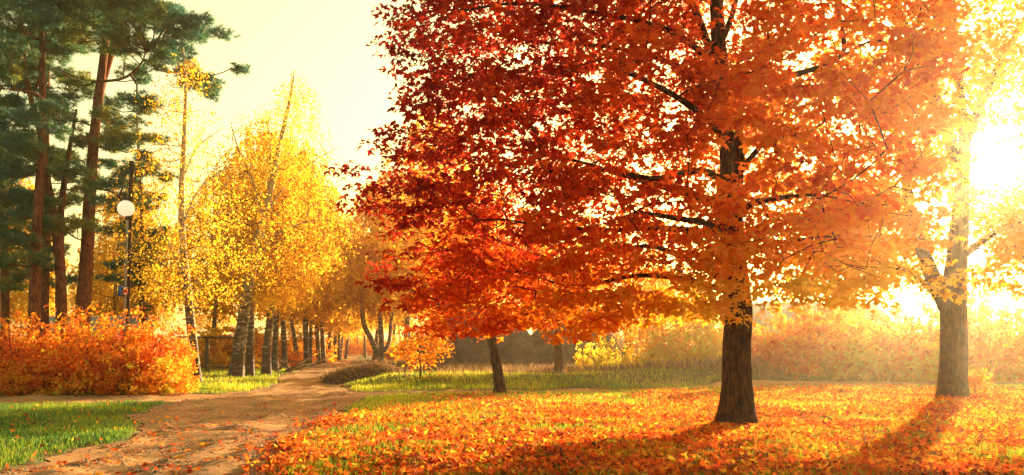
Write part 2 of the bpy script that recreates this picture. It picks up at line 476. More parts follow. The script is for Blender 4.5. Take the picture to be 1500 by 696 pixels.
# ------------------------------------------------------------------ branching
class Skel:
    """seeded polylines + attached twigs (short-path spanning tree)"""
    def __init__(s):
        s.p = []; s.par = []; s.pl = []; s.r = []; s.seed = []
    def line(s, P, R, parent=-1, step=.25):
        Q, q = resample(P, R, step)
        st = 0
        first = len(s.p)
        for i in range(st, len(Q)):
            s.p.append(Q[i]); s.par.append(parent if i == st else len(s.p) - 2)
            s.pl.append(0.0); s.r.append(q[i]); s.seed.append(True)
        return Q, q
    def near(s, pt):
        a = np.array(s.p); return int(np.argmin(np.linalg.norm(a - pt, axis=1)))
    def grow(s, pts, bf=.45, seg=.35, jit=.05, sag=0.0, rg=RG, zmin=None, gnarl=0.0):
        n0 = len(s.p); mx = n0 + len(pts) * 12 + 10
        P = np.zeros((mx, 3)); P[:n0] = np.array(s.p); PL = np.zeros(mx); PL[:n0] = s.pl
        if zmin is not None: PL[:n0] = np.where(P[:n0, 2] < zmin, 1e6, PL[:n0])
        ok = np.array([0 if (zmin is not None and q[2] < zmin) else 1 for q in s.p], dtype=bool)
        sp = P[:n0][ok]
        dm = np.array([np.min(np.linalg.norm(sp - q, axis=1)) for q in pts])
        n = n0; s.tips = []
        for q in pts[np.argsort(dm)]:
            d = np.linalg.norm(P[:n] - q, axis=1)
            # growing from below and inwards costs less
            c = d + bf * PL[:n] + .35 * np.maximum(0, P[:n, 2] - q[2])
            j = int(np.argmin(c)); dd = d[j]
            m = int(min(11, max(1, round(dd / seg))))
            a = P[j]; last = j
            for i in range(1, m + 1):
                f = i / m
                w = a + (q - a) * f
                if i < m:
                    w = w + rg.normal(size=3) * jit * min(1, dd)
                    w[2] += sag * dd * math.sin(f * PI)
                P[n] = w; PL[n] = PL[last] + dd / m
                s.par.append(last); s.r.append(0); s.seed.append(False); last = n; n += 1
            s.tips.append(last)
        s.p = list(P[:n]); s.pl = list(PL[:n])
        return P[np.array(s.tips)], P[np.array(s.par)[np.array(s.tips)]]
    def radii(s, rt=.006, ex=.42, rmax=.12):
        n = len(s.p); cnt = np.zeros(n)
        ch = [[] for _ in range(n)]
        for i, q in enumerate(s.par):
            if q >= 0: ch[q].append(i)
        for i in range(n - 1, -1, -1):
            if s.seed[i]: continue
            cnt[i] += 1 if not ch[i] else 0
            q = s.par[i]
            if not s.seed[q]: cnt[q] += cnt[i]
        s.cnt = cnt; s.ch = ch
        for i in range(n):
            if not s.seed[i]:
                s.r[i] = min(rmax, rt * cnt[i] ** ex)
    def twigs(s, k=5, org=None, kmin=3):
        """mesh of everything that is not a seed"""
        V = []; Fs = []; nv = 0
        P = np.array(s.p)
        stack = [i for i in range(len(s.p)) if not s.seed[i] and s.seed[s.par[i]]]
        while stack:
            i = stack.pop(); chain = [s.par[i], i]
            while True:
                c = [q for q in s.ch[chain[-1]] if not s.seed[q]]
                if not c: break
                c.sort(key=lambda q: -s.cnt[q])
                chain.append(c[0]); stack.extend(c[1:])
            pts = P[chain]; r = np.array([s.r[q] for q in chain]); r[0] = r[1] * 1.15
            r[-1] *= .5
            kk = k if r[1] > .02 else kmin
            v, f = tube(pts, r, kk)
            V.append(v); Fs.append(f + nv); nv += len(v)
        V = np.vstack(V)
        if org is not None: V = V - org
        return V, np.vstack(Fs)

def trunk_mesh(P, R, k=18, org=np.zeros(3), flare=0.0, lump=.06, step=.12, seed=1.0, furrow=0.0):
    Q, q = resample(P, R, step)
    V, F = tube(Q, q, k)
    z0 = Q[0][2]
    C = np.repeat(Q, k, axis=0); Rr = np.repeat(q, k)
    D = (V - C) / Rr[:, None]
    a = np.tile(np.arange(k) / k * 2 * PI, len(Q))
    zz = C[:, 2] - z0
    out = np.empty(len(V))
    ph = seed * 2.3
    for i in range(len(V)):
        w = V[i]
        m = 1 + lump * (noise.noise(Vector((D[i][0] * 2.2, D[i][1] * 2.2, w[2] * .8 + seed))) + .6 * noise.noise(Vector((D[i][0] * 6, D[i][1] * 6, w[2] * 1.8 + seed))))
        if furrow:
            m -= furrow * max(0, 1 - 5 * abs(noise.noise(Vector((D[i][0] * 5 + seed, D[i][1] * 5, w[2] * 1.3))))) 
        if flare and zz[i] < 1.0:
            root = .55 + .45 * math.cos(5 * a[i] + ph + .5 * math.sin(2 * a[i]))
            m += flare * math.exp(-zz[i] / .30) * (.3 + 1.5 * root)
        out[i] = m
    V = C + D * Rr[:, None] * out[:, None]
    return V - org, F

def leaf_tufts(tips, dirs, per, rad, thick, rg=RG):
    n = len(tips)
    idx = np.repeat(np.arange(n), per)
    o = rg.normal(size=(len(idx), 3)); o /= np.linalg.norm(o, axis=1)[:, None]
    o *= (rg.random(len(idx)) ** .5)[:, None] * np.array([rad, rad, thick])
    return tips[idx] + o, idx

def blob_points(n, centre, radii, thr=-.05, fs=.45, seed=0., edge=.35, rg=RG, cut=None):
    """attractors in an ellipsoid, broken up by noise, biased to the shell"""
    out = []
    c = np.array(centre); r = np.array(radii)
    while len(out) < n:
        q = rg.normal(size=3); q /= np.linalg.norm(q)
        q *= rg.random() ** edge
        w = c + q * r
        if nz(w, fs, seed) < thr + .10 * rg.normal(): continue
        if cut is not None and not cut(w): continue
        out.append(w)
    return np.array(out)

def bump_silhouette(w): return True

# ------------------------------------------------------------------ 1. the big red maple
MX, MY = gx(1080, 16.1), 16.1
MZ = H1(MX, MY)
mo = np.array([MX, MY, MZ])
D = 16.1
tr = [W(1079, 633, D) + [0, 0, -.25], W(1079, 606, D), W(1079, 560, D), W(1080, 500, D), W(1082, 450, D), W(1075, 380, D), W(1070, 300, D), W(1073, 230, D), W(1070, 190, D), W(1058, 120, D), W(1052, 50, D), W(1046, -60, D + .2), W(1035, -200, D + .4), W(1040, -380, D + .5)]
trr = [.42, .335, .275, .262, .255, .225, .215, .225, .19, .155, .135, .11, .08, .03]
maple = empty('maple_tree', mo, 'big red and orange maple with a thick dark trunk on the leaf-strewn lawn', 'tree')
S = Skel()
tQ, tq = S.line(tr, trr, step=.3)
V, F = trunk_mesh(tr, trr, 84, mo, flare=.70, lump=.10, step=.07, seed=3.1, furrow=.085)
link('trunk', mesh_data('maple_trunk', V, [F], M['maple_bark'], smooth=True), maple)
limbs = [
    [(1070, 345, 16.1, .10), (1010, 337, 15.8, .085), (960, 334, 15.5, .07), (890, 337, 15, .055), (820, 333, 14.4, .04), (740, 322, 13.9, .02)],
    [(1068, 428, 16.1, .09), (1000, 408, 15.7, .07), (930, 404, 15.4, .055), (880, 414, 15.2, .045), (830, 418, 15, .03), (770, 400, 14.8, .018)],
    [(1070, 415, 16.1, .10), (1015, 385, 16.8, .08), (960, 362, 17.3, .07), (905, 365, 18, .05), (820, 380, 18.6, .035), (720, 350, 19, .02)],
    [(1066, 275, 16.1, .10), (1030, 250, 15.6, .08), (960, 262, 15, .065), (900, 250, 14.5, .05), (832, 252, 14, .045), (795, 245, 13.8, .04), (785, 195, 13.7, .032), (735, 150, 13.5, .025), (690, 110, 13.4, .015)],
    [(1068, 300, 16.1, .11), (1010, 285, 17, .09), (930, 262, 18, .07), (840, 235, 18.8, .05), (720, 215, 19.2, .03), (640, 200, 19, .02)],
    [(1060, 130, 16.1, .13), (1035, 60, 16, .11), (1010, 0, 15.8, .09), (950, -90, 15.5, .07), (880, -180, 15, .04)],
    [(1062, 150, 16.1, .10), (1000, 100, 16.8, .08), (900, 70, 17.5, .06), (780, 60, 18, .045), (680, 30, 18.2, .02)],
    [(1056, 100, 16.1, .09), (980, 45, 15, .075), (880, 20, 14, .055), (760, 5, 13.3, .035), (660, 20, 13, .02)],
    [(1076, 265, 16.1, .09), (1105, 225, 15.8, .075), (1130, 205, 15.5, .06), (1190, 190, 15, .04), (1240, 150, 14.8, .02)],
    [(1074, 160, 16.1, .10), (1095, 122, 16, .085), (1150, 113, 15.9, .075), (1225, 88, 15.7, .065), (1236, 55, 15.7, .055), (1222, -10, 15.8, .045), (1215, -90, 16, .03)],
    [(1225, 88, 15.7, .04), (1258, 68, 15.6, .035), (1290, 60, 15.6, .03), (1340, 85, 15.6, .015)],
    [(1076, 150, 16.1, .07), (1110, 138, 16.6, .06), (1170, 128, 17.2, .045), (1250, 120, 17.8, .02)],
    [(1074, 330, 16.1, .10), (1100, 300, 15, .08), (1140, 290, 13.8, .06), (1200, 285, 12.8, .03)],
    [(1070, 360, 16.1, .10), (1040, 330, 14.8, .085), (990, 320, 13.4, .06), (930, 310, 12.2, .03)],
    [(1072, 380, 16.1, .09), (1120, 360, 17.6, .07), (1180, 350, 19, .05), (1230, 345, 20, .03)],
    [(1066, 210, 16.1, .10), (1030, 170, 14.6, .08), (970, 130, 13.2, .06), (900, 100, 12, .03)],
    [(1058, 60, 16.1, .09), (1075, 10, 17.4, .08), (1090, -80, 18.8, .06), (1100, -160, 20, .03)],
]
lv = []; lf = []
for lb in limbs:
    P = [W(a, b, c) for a, b, c, r in lb]; R = [q[3] * .72 for q in lb]
    S.line(P, R, parent=S.near(P[0]), step=.3)
    V, F = trunk_mesh(P, R, 8, mo, lump=.12, step=.15, seed=random.random() * 9)
    link('limb', mesh_data('limb', V, [F], M['branch_bark'], smooth=True), maple)
def sd(w):  # angular distance to the sun as seen from the lawn's edge
    v = w - np.array([0, 0, CZ]); v = v / np.linalg.norm(v); return math.degrees(math.acos(min(1, float(v @ SUN))))
def maple_pts(n, rg):
    out = []
    zt = 15.5; cen = np.array([3.7, 16.2])
    while len(out) < n:
        z = rg.uniform(1.9, zt)
        a = rg.uniform(0, 2 * PI)
        f = (z - 1.9) / (zt - 1.9)
        prof = min(1.0, (f / .03) ** .45) * (1 - max(0, f - .5) / .5) ** .5 if f < 1 else 0
        rl = (6.0 + .5 * sstep(4.2, 5.6, z)) if math.cos(a) < 0 else 3.8
        rx_, ry_ = rl, 5.3
        rr = rg.random() ** .42
        lob = 1 + .30 * noise.noise(Vector((math.cos(a) * 1.6, math.sin(a) * 1.6, z * .55)))
        w = np.array([cen[0] + rx_ * prof * rr * math.cos(a) * lob, cen[1] + ry_ * prof * rr * math.sin(a) * lob, z])
        # underside rises away from the left-hand skirt and around the trunk
        px = 750 + w[0] / w[1] * FPX; py = HOR - (w[2] - CZ) / w[1] * FPX
        low = 1.62 + .25 * noise.noise(Vector((w[0] * .7, w[1] * .7, 0))) + (0.55 if w[0] > 2.0 else 0) + (.3 if w[0] > 4.6 else 0) + max(0, (-w[0] - 1.6)) * .25
        if z < low: continue
        if w[1] < 16.3 and ((1045 < px < 1105 and 178 < py < 262) or (1025 < px < 1080 and -20 < py < 75) or (1100 < px < 1150 and 280 < py < 330)): continue
        v = nz(w, .62, 5.) + .5 * nz(w, 1.5, 2.)
        if v < -.36 + .12 * rg.normal(): continue
        if w[0] > 4.3 and rg.random() < .48: continue
        out.append(w)
    return np.array(out)
rgm = np.random.default_rng(5)
pts = maple_pts(4200, rgm)
ex_ = np.array([W(rgm.uniform(1015, 1130), rgm.choice([rgm.uniform(95, 168), rgm.uniform(285, 452)]), rgm.uniform(14.2, 15.6)) for _ in range(110)])
ex2 = np.array([W(rgm.uniform(560, 930), rgm.uniform(370, 492), rgm.uniform(12.8, 18)) for _ in range(120)])
ex2 = ex2[(ex2[:, 2] > 1.62)]
pts = np.vstack([pts, ex_, ex2])
tips, pre = S.grow(pts, bf=.30, seg=.38, jit=.07, rg=rgm, zmin=MZ + 2.0)
S.radii(.0055, .42, .07)
V, F = S.twigs(5, mo)
link('branches', mesh_data('maple_branches', V, [F], M['branch_bark'], smooth=True), maple)
lp, idx = leaf_tufts(tips, None, 31, .47, .14, rgm)
keep = lp[:, 2] > 1.42
lp, idx = lp[keep], idx[keep]
def maple_tint(p, rg):
    t = .38 + .058 * (p[:, 0] - 1.8) - .034 * (p[:, 2] - 4.0)
    t += (vnoise(p[:, 0] * 1.0, p[:, 2] * 1.0 + p[:, 1] * .6, .8, 31) - .5) * .34
    t += rg.normal(size=len(p)) * .07
    lowy = sstep(3.9, 1.9, p[:, 2]) * (.24 + .26 * sstep(1.5, 4.0, p[:, 0]))
    return np.clip(t + lowy, 0, 1)
tint_ = maple_tint(lp, rgm)
out_dir = lp - np.array([MX, MY, 6]); out_dir /= np.linalg.norm(out_dir, axis=1)[:, None]
tipd = out_dir * .5 + np.array([0, 0, -.75])
fr = frames(len(lp), .75, tipd, rgm)
size = np.clip(rgm.normal(.118, .030, len(lp)), .05, .18)
near_ = np.argsort(np.linalg.norm(lp - np.array([0, 0, CZ]), axis=1) - 0 * tint_)
# 300 leaves that show largest: separate parts
px = 750 + lp[:, 0] / lp[:, 1] * FPX; py = HOR - (lp[:, 2] - CZ) / lp[:, 1] * FPX
inview = (px > 0) & (px < 1500) & (py > 0) & (py < 696)
cand = near_[inview[near_]]
single = cand[:300]
mask = np.ones(len(lp), bool); mask[single] = False
front = mask & (lp[:, 1] < 13.6) & inview
near_edge = (px > -60) & (px < 1560) & (py > -90)
rest = mask & ~front & near_edge
above = mask & ~front & ~near_edge            # the part of the crown high above: plainer leaves
V, F, T = scatter(MAPLE, lp[front] - mo, fr[front], size[front], tint_[front])
V2, F2, T2 = scatter(MAPLE7, lp[rest] - mo, fr[rest], size[rest], tint_[rest])
V3, F3, T3 = scatter(OVAL, lp[above] - mo, fr[above], size[above] * 1.05, tint_[above])
c = link('crown', mesh_data('maple_crown', np.vstack([V, V2, V3]), [F, F2 + len(V), F3 + len(V) + len(V2)], M['maple_leaf'], np.concatenate([T, T2, T3])), maple); prop(c, kind='stuff')
lmesh = []
for q in np.linspace(.1, .9, 8):
    lmesh.append(mesh_data('leaf', MAPLE[0], [MAPLE[1]], M['maple_leaf'], np.full(len(MAPLE[0]), q)))
from mathutils import Matrix
for i in single:
    o = link('leaf', lmesh[int(np.clip(tint_[i] * 8, 0, 7))], maple)
    m3 = fr[i] * size[i]; p = lp[i] - mo
    o.matrix_local = Matrix(((m3[0][0], m3[0][1], m3[0][2], p[0]), (m3[1][0], m3[1][1], m3[1][2], p[1]), (m3[2][0], m3[2][1], m3[2][2], p[2]), (0, 0, 0, 1)))

# ------------------------------------------------------------------ 2. golden maple on the right
def broad_tree(name, base, label, trunk, rad, lims, blobs, npts, per, size, leafm, barkm, tpl=MAPLE7, tuft=.55, thick=.25, k=14, seed=1, tfun=None, flare=.35, zmin=2.2, cat='tree', cut=None, brk=None, rt=.006, sag=0., up=.5, step=.2, thr=-.05):
    rg = np.random.default_rng(seed)
    base = np.array(base, dtype=float)
    root = empty(name, base, label, cat)
    S = Skel(); S.line(trunk, rad, step=.35)
    V, F = trunk_mesh(trunk, rad, k, base, flare=flare, lump=.08, step=step, seed=seed * 1.3, furrow=.07 if k >= 20 else 0)
    link('trunk', mesh_data(name + '_trunk', V, [F], M[barkm], smooth=True), root)
    for P, R in lims:
        P = [np.array(q, dtype=float) for q in P]
        S.line(P, R, parent=S.near(P[0]), step=.35)
        V, F = trunk_mesh(P, R, 8, base, lump=.1, step=.25, seed=rg.random() * 9)
        link('limb', mesh_data('limb', V, [F], M[barkm], smooth=True), root)
    tot = sum(b[2] for b in blobs)
    pts = np.vstack([blob_points(max(3, int(npts * b[2] / tot)), b[0], b[1], thr=thr, rg=rg, seed=seed * 1.1, cut=cut, edge=.38) for b in blobs])
    tips, pre = S.grow(pts, bf=.35, seg=.5, jit=.06, rg=rg, zmin=base[2] + zmin, sag=sag)
    S.radii(rt, .42, max(.04, rad[len(rad) // 2] * .5))
    V, F = S.twigs(5, base)
    link('branches', mesh_data(name + '_branches', V, [F], M[brk or barkm], smooth=True), root)
    lp, idx = leaf_tufts(tips, None, per, tuft, thick, rg)
    lp = lp[lp[:, 2] > base[2] + .3]
    t = tfun(lp, rg) if tfun else np.clip(.5 + (vnoise(lp[:, 0] + lp[:, 1] * .5, lp[:, 2], 1.2, seed) - .5) * .5 + rg.normal(size=len(lp)) * .12, 0, 1)
    tipd = np.tile(np.array([0, 0, -.8]), (len(lp), 1))
    V, F, T = scatter(tpl, lp - base, frames(len(lp), up, tipd, rg), rg.uniform(size * .7, size * 1.25, len(lp)), t)
    c = link('crown', mesh_data(name + '_crown', V, [F], M[leafm], T), root); prop(c, kind='stuff')
    return root
RD = 25.0
rb = np.array([gx(1396, RD), RD, H1(gx(1396, RD), RD)])
rt_ = [W(1396, 590, RD) - [0, 0, .25], W(1396, 565, RD), W(1397, 520, RD), W(1397, 470, RD), W(1397, 430, RD), W(1402, 370, RD), W(1408, 300, RD), W(1412, 200, RD), W(1400, 60, RD), W(1390, -100, RD)]
rr_ = [.50, .40, .375, .36, .36, .29, .22, .14, .09, .03]
rl_ = [([W(1388, 450, RD), W(1370, 415, RD), W(1352, 370, 25.2), W(1335, 320, 25.5), W(1325, 250, 26), W(1300, 150, 26), W(1290, 50, 26)], [.26, .24, .20, .17, .13, .09, .04]),
       ([W(1380, 440, RD), W(1345, 408, 24.9), W(1300, 385, 24.8), W(1265, 365, 24.5), W(1220, 350, 24.2)], [.12, .09, .07, .05, .02]),
       ([W(1404, 380, RD), W(1430, 360, 24.6), W(1470, 335, 24), W(1530, 320, 23.5)], [.14, .11, .08, .03]),
       ([W(1408, 250, RD), W(1360, 120, 24.5), W(1335, 60, 24), W(1300, -20, 23.5), W(1280, -90, 23)], [.2, .16, .14, .1, .04]),
       ([W(1360, 120, 24.5), W(1375, 60, 24.3), W(1385, -30, 24), W(1400, -100, 24)], [.09, .08, .06, .03]),
       ([W(1410, 220, RD), W(1460, 100, 25.5), W(1520, 0, 26)], [.16, .11, .04])]
def rcut(w):
    a = sd(w)
    px = 750 + w[0] / w[1] * FPX; py = HOR - (w[2] - CZ) / w[1] * FPX
    if w[1] < 25.3 and 1295 < px < 1428 and 310 < py < 470: return False
    return a > 1.2 + random.random() * 1.6
def gtint(p, rg):
    return np.clip(.42 + .03 * (p[:, 0] - 10) + (vnoise(p[:, 0] + p[:, 1] * .5, p[:, 2], 1.3, 77) - .5) * .45 + rg.normal(size=len(p)) * .10, 0, 1)
broad_tree('maple_tree', rb, 'golden yellow maple with a forked thick trunk at the right of the lawn', rt_, rr_, rl_,
           [((12.6, 25, 7.2), (6.0, 5.5, 3.6), 1.2), ((12, 25, 11.0), (5.6, 5.5, 4), 1.0), ((15.2, 23.5, 10.5), (2.6, 3, 3.2), .7), ((16.0, 24, 5.4), (2.2, 2.4, 1.6), .3), ((8.6, 23, 7.0), (2.4, 3, 2.8), .35), ((15.5, 24.5, 5.2), (3.0, 3.0, 2.0), .3), ((10, 24.5, 4.4), (2.8, 2.6, 1.4), .3), ((14.6, 23.5, 4.2), (2.6, 2.4, 1.3), .25), ((12.2, 26.5, 4.3), (3.2, 2.0, 1.4), .3), ((10.4, 26.5, 5.0), (2.4, 2.0, 1.9), .35), ((15.6, 26.5, 5.4), (2.2, 1.8, 1.6), .25)],
           1850, 18, .18, 'gold_leaf', 'maple_bark', MAPLE7, .62, .22, 56, 21, gtint, .40, 2.4, cut=rcut, brk='branch_bark')

# small dark trunked tree on the lawn's far edge, and two thin ones behind it
SD = 28.4
sb = np.array([gx(731, SD), SD, H1(gx(731, SD), SD)])
broad_tree('maple_tree', sb, 'small orange maple with a dark trunk standing in front of the brown earth heap', [W(731, 580, SD) - [0, 0, .15], W(731, 560, SD), W(725, 520, SD), W(718, 485, SD), W(712, 440, SD), W(712, 380, SD), W(715, 320, SD)], [.21, .175, .16, .15, .12, .08, .03],
           [([W(718, 492, SD), W(695, 470, 28), W(660, 455, 27.5), W(630, 440, 27)], [.10, .08, .05, .02]), ([W(716, 475, SD), W(745, 445, 29), W(780, 425, 29.5)], [.08, .06, .02])],
           [((-.9, 28.4, 5.1), (2.3, 2.2, 1.9), 1)], 230, 13, .17, 'maple_leaf', 'maple_bark', MAPLE7, .5, .25, 12, 31,
           lambda p, rg: np.clip(.62 + rg.normal(size=len(p)) * .14, 0, 1), .5, 1.6)
def sapling(px, py, px2, d, hgt, rad, label, blobs, n, lm, seed, name='young_tree', per=12, size=.16, tf=None, bark='twig_bark', thr=-.05):
    x = gx(px, d); z = H1(x, d); b = np.array([x, d, z]); x2 = gx(px2, d)
    return broad_tree(name, b, label, [(x, d, z - .15), (x + (x2 - x) * .1, d, z + .3 * hgt), (x + (x2 - x) * .6, d, z + .65 * hgt), (x2, d, z + hgt)], [rad, rad * .8, rad * .5, rad * .15], [], blobs, n, per, size, lm, bark, MAPLE7 if size > .15 else OVAL, .4, .3, 10, seed, tf, .4, hgt * .25, thr=thr)
sapling(818, 553, 815, 38.5, 6.2, .22, 'slim grey trunked young tree beyond the grassy bank left of the willow', [((2.2, 38.5, 5.0), (3.2, 2.4, 2.2), 1)], 420, 'gold_leaf', 41)
sapling(921, 552, 914, 46, 8.0, .30, 'hazy trunked tree with hanging yellow leaves between willow and red maple', [((6.0, 46, 6.0), (3.8, 3.0, 3.0), 1)], 420, 'gold_leaf', 42)
sapling(1428, 572, 1428, 26.4, .75, .02, 'knee high yellow sapling at the foot of the golden maple trunk', [((14.35, 26.4, .42), (.42, .35, .36), 1)], 40, 'gold_leaf', 43, per=9, size=.16)
sapling(616, 552, 612, 33.5, 1.9, .04, 'small yellow orange bushy maple sapling on the bank beside the straw heap', [((-3.6, 33.5, 1.35), (1.15, .8, .8), 1), ((-3.2, 33.5, 2.3), (.5, .5, .5), .3)], 120, 'gold_leaf', 44, per=11, size=.15, tf=lambda p, rg: np.clip(.25 + rg.normal(size=len(p)) * .2, 0, 1))

# ------------------------------------------------------------------ birches
def birch_fol(tips, rg, per=16, drop=1.1, size=.10, seed=1):
    n = len(tips); idx = np.repeat(np.arange(n), per)
    # each tip carries hanging strings of leaves
    strs = 3
    off = rg.normal(size=(n, strs, 3)) * np.array([.50, .50, .16])
    ln = rg.uniform(.35, 1.0, (n, strs)) * drop
    si = rg.integers(0, strs, len(idx)); f = rg.random(len(idx))
    p = tips[idx] + off[idx, si] * (.4 + .6 * f)[:, None]
    p[:, 2] -= f * ln[idx, si]
    p += rg.normal(size=p.shape) * .05
    t = np.clip(.48 + (vnoise(p[:, 0] + p[:, 1] * .6, p[:, 2] * .6, 1.1, seed) - .5) * .55 + rg.normal(size=len(p)) * .13, 0, 1)
    tipd = np.tile(np.array([0, 0, -1.0]), (len(p), 1))
    return p, frames(len(p), .15, tipd, rg), rg.uniform(size * .7, size * 1.3, len(p)), t

def birch(base, path, rad, label, height, cr, npts, per, size, seed, extra=(), lowest=.28, name='birch_tree', drop=1.1, group=None, k=12, blobs=None, bark='birch_bark', thr=-.08):
    """path: list of 3-D points of the leading stem"""
    rg = np.random.default_rng(seed)
    base = np.array(base, dtype=float)
    root = empty(name, base, label, 'tree', group)
    S = Skel(); S.line(path, rad, step=.4)
    V, F = trunk_mesh(path, rad, k, base, flare=.35, lump=.07, step=.3, seed=seed * .7)
    link('trunk', mesh_data('birch_trunk', V, [F], M[bark], smooth=True), root)
    for P, R in extra:
        R = [q * .6 for q in R] if size < .15 else R
        S.line(P, R, parent=S.near(np.array(P[0])), step=.4)
        V, F = trunk_mesh(P, R, 8, base, lump=.08, step=.3, seed=rg.random() * 9)
        link('limb', mesh_data('birch_limb', V, [F], M[bark], smooth=True), root)
    path = np.array(path, dtype=float)
    pts = []
    z0, z1 = base[2] + height * lowest, base[2] + height
    if blobs is None:
        while len(pts) < npts:
            z = rg.uniform(z0, z1); f = (z - z0) / (z1 - z0)
            cx = np.interp(z, path[:, 2], path[:, 0]); cyy = np.interp(z, path[:, 2], path[:, 1])
            pr = min(1, (f / .22) ** .6) * (1 - f) ** .62 * 1.15
            if rg.random() > pr ** 1.2 + .05: continue
            a = rg.uniform(0, 2 * PI); r_ = cr * pr * rg.random() ** .5
            w = np.array([cx + r_ * math.cos(a), cyy + r_ * math.sin(a), z])
            if nz(w, .7, seed * 1.37) + .4 * nz(w, 1.6, seed) < thr - .08 + .12 * f + .2 * rg.normal(): continue
            pts.append(w)
        pts = np.array(pts)
    else:
        tot = sum(b[2] for b in blobs)
        pts = np.vstack([blob_points(int(npts * b[2] / tot), b[0], b[1], rg=rg, seed=seed, edge=.45, thr=thr) for b in blobs])
    tips, pre = S.grow(pts, bf=.55, seg=.6, jit=.06, rg=rg, zmin=base[2] + height * .16, sag=.04)
    S.radii(.009, .45, .08)
    V, F = S.twigs(4, base)
    link('branches', mesh_data('birch_branches', V, [F], M['twig_bark'] if size < .3 else M['twig_bark'], smooth=True), root)
    p, fr, sz, t = birch_fol(tips, rg, per, drop, size, seed)
    ok = p[:, 2] > base[2] + .8
    p, fr, sz, t = p[ok], fr[ok], sz[ok], t[ok]
    V, F, T = scatter(OVAL, p - base, fr, sz, t)
    c = link('crown', mesh_data('birch_crown', V, [F], M['birch_leaf'], T), root); prop(c, kind='stuff')
    return root

def stem(pxs, d, r0, r1):
    P = [W(a, b, d) for a, b in pxs]
    P[0] = P[0] - np.array([0, 0, .2])
    R = list(np.linspace(r0, r1, len(P))); R[0] *= 1.1
    return P, R
def base_of(P): return np.array([P[0][0], P[0][1], H1(P[0][0], P[0][1])])
# reddish slim birch beside the shrubs
P, R = stem([(288, 566), (284, 520), (277, 450), (268, 360), (266, 280), (270, 200), (272, 120), (268, 70)], 35, .23, .03)
ex = [([W(268, 330, 35), W(290, 280, 35), W(325, 250, 34.6), W(350, 245, 34)], [.07, .05, .035, .015]), ([W(269, 260, 35), W(290, 215, 35.4), (W(330, 185, 36))], [.06, .04, .015]),
      ([W(275, 420, 35), W(245, 350, 35), W(225, 310, 34.5), W(205, 290, 34)], [.06, .045, .03, .012])]
birch(base_of(P), P, R, 'slim birch with a dark reddish foot just right of the orange shrubs', 14, 2.9, 520, 20, .095, 51, ex, .22, bark='birch_bark', k=12, thr=-.02)
# large leaning birch
P, R = stem([(345, 555), (352, 500), (362, 430), (374, 370), (386, 320), (398, 270), (410, 210), (424, 150), (430, 112)], 44, .35, .04)
ex = [([W(385, 325, 44), W(372, 270, 44), W(350, 220, 43), W(338, 180, 42)], [.13, .10, .07, .02]), ([W(376, 365, 44), W(410, 340, 43), W(450, 325, 42), W(490, 322, 41)], [.1, .08, .05, .02]),
      ([W(388, 315, 44), W(420, 270, 45), W(460, 235, 46), W(500, 215, 46)], [.11, .08, .05, .02]), ([W(364, 425, 44), W(330, 380, 43), W(300, 350, 42)], [.09, .06, .02])]
birch(base_of(P), P, R, 'large leaning birch with a thick dark lower trunk at the road fork', 15.8, 5.0, 900, 22, .11, 52, ex, .25, k=14, thr=-.05)
P, R = stem([(366, 555), (367, 510), (369, 450), (376, 400), (388, 350), (392, 290), (396, 230), (392, 180)], 45.5, .22, .04)
birch(base_of(P), P, R, 'white flecked birch standing close behind the large leaning birch', 13.5, 3.6, 360, 28, .12, 53, (), .3)

alley_l = [(390, 552, 400, 47.5, .38, 14, 'birch with a tree wide foot third in the row left of the road'),
           (410, 545, 404, 55, .33, 14, 'birch behind the pile of branches left of the road')]
P, R = stem([(390, 552), (392, 500), (400, 430), (405, 350), (402, 260), (398, 200)], 48, .27, .04)
birch(base_of(P), P, R, 'stout spotted birch beside the pile of cut branches', 13.5, 3.6, 480, 36, .15, 54, (), .3)
P, R = stem([(437, 540), (432, 500), (425, 460), (418, 400), (416, 330)], 64, .20, .04)
birch(base_of(P), P, R, 'thin white birch trunk tilting left over the pile of branches', 13, 2.6, 260, 34, .18, 55, (), .35)
# a smaller birch right of the road with two stems
P, R = stem([(557, 536), (559, 500), (556, 450), (555, 400), (553, 330), (548, 270)], 70, .27, .05)
ex = [([W(556, 525, 70), W(545, 500, 70), W(532, 470, 70), W(530, 420, 70), W(526, 380, 70)], [.22, .22, .20, .14, .05]), ([W(560, 520, 70), W(570, 500, 70), W(573, 470, 70), W(580, 430, 70)], [.18, .16, .14, .06])]
birch(base_of(P), P, R, 'several stemmed white birch on the right edge of the road', 15, 5.2, 700, 36, .20, 56, ex, .3)

# prototypes for the row down the alley and the far wood
protos = []
for i, (h, cr, n, per, sz) in enumerate([(13, 3.6, 330, 36, .19), (14, 4.3, 350, 36, .20), (12, 3.2, 260, 34, .18)]):
    z = 0.0; lean = [(.5, .2), (-.6, 0), (.2, -.3)][i]
    P = [np.array([lean[0] * (q / h) ** 1.5 * 2, lean[1] * q / h, q]) for q in (-.3, 1, 3, 6, 9, h * .97)]
    R = [.19, .16, .14, .11, .07, .02]
    protos.append(birch((0, 0, 0), P, R, 'proto', h, cr, n, per, sz, 60 + i, (), .26))
used_proto = set()
def far_birch(k, x, y, rz, s, label, group=None):
    z = H1(x, y) - .02
    if k not in used_proto:
        used_proto.add(k); r = protos[k]
        r.location = (x, y, z); r.rotation_euler = (0, 0, rz); r.scale = (s, s, s); r['label'] = label
        if group: r['group'] = group
        return r
    c = copy_tree(protos[k], (x, y, z), rz, s, label, group)
    c.rotation_euler = (rf.uniform(-.09, .09), rf.uniform(-.09, .09), rz)
    w_ = rf.uniform(.8, 1.1); c.scale = (s * w_, s * w_, s)
    return c
rf = random.Random(4)
ORD = ['first', 'second', 'third', 'fourth', 'fifth', 'sixth', 'seventh', 'eighth', 'ninth', 'tenth', 'eleventh', 'twelfth']
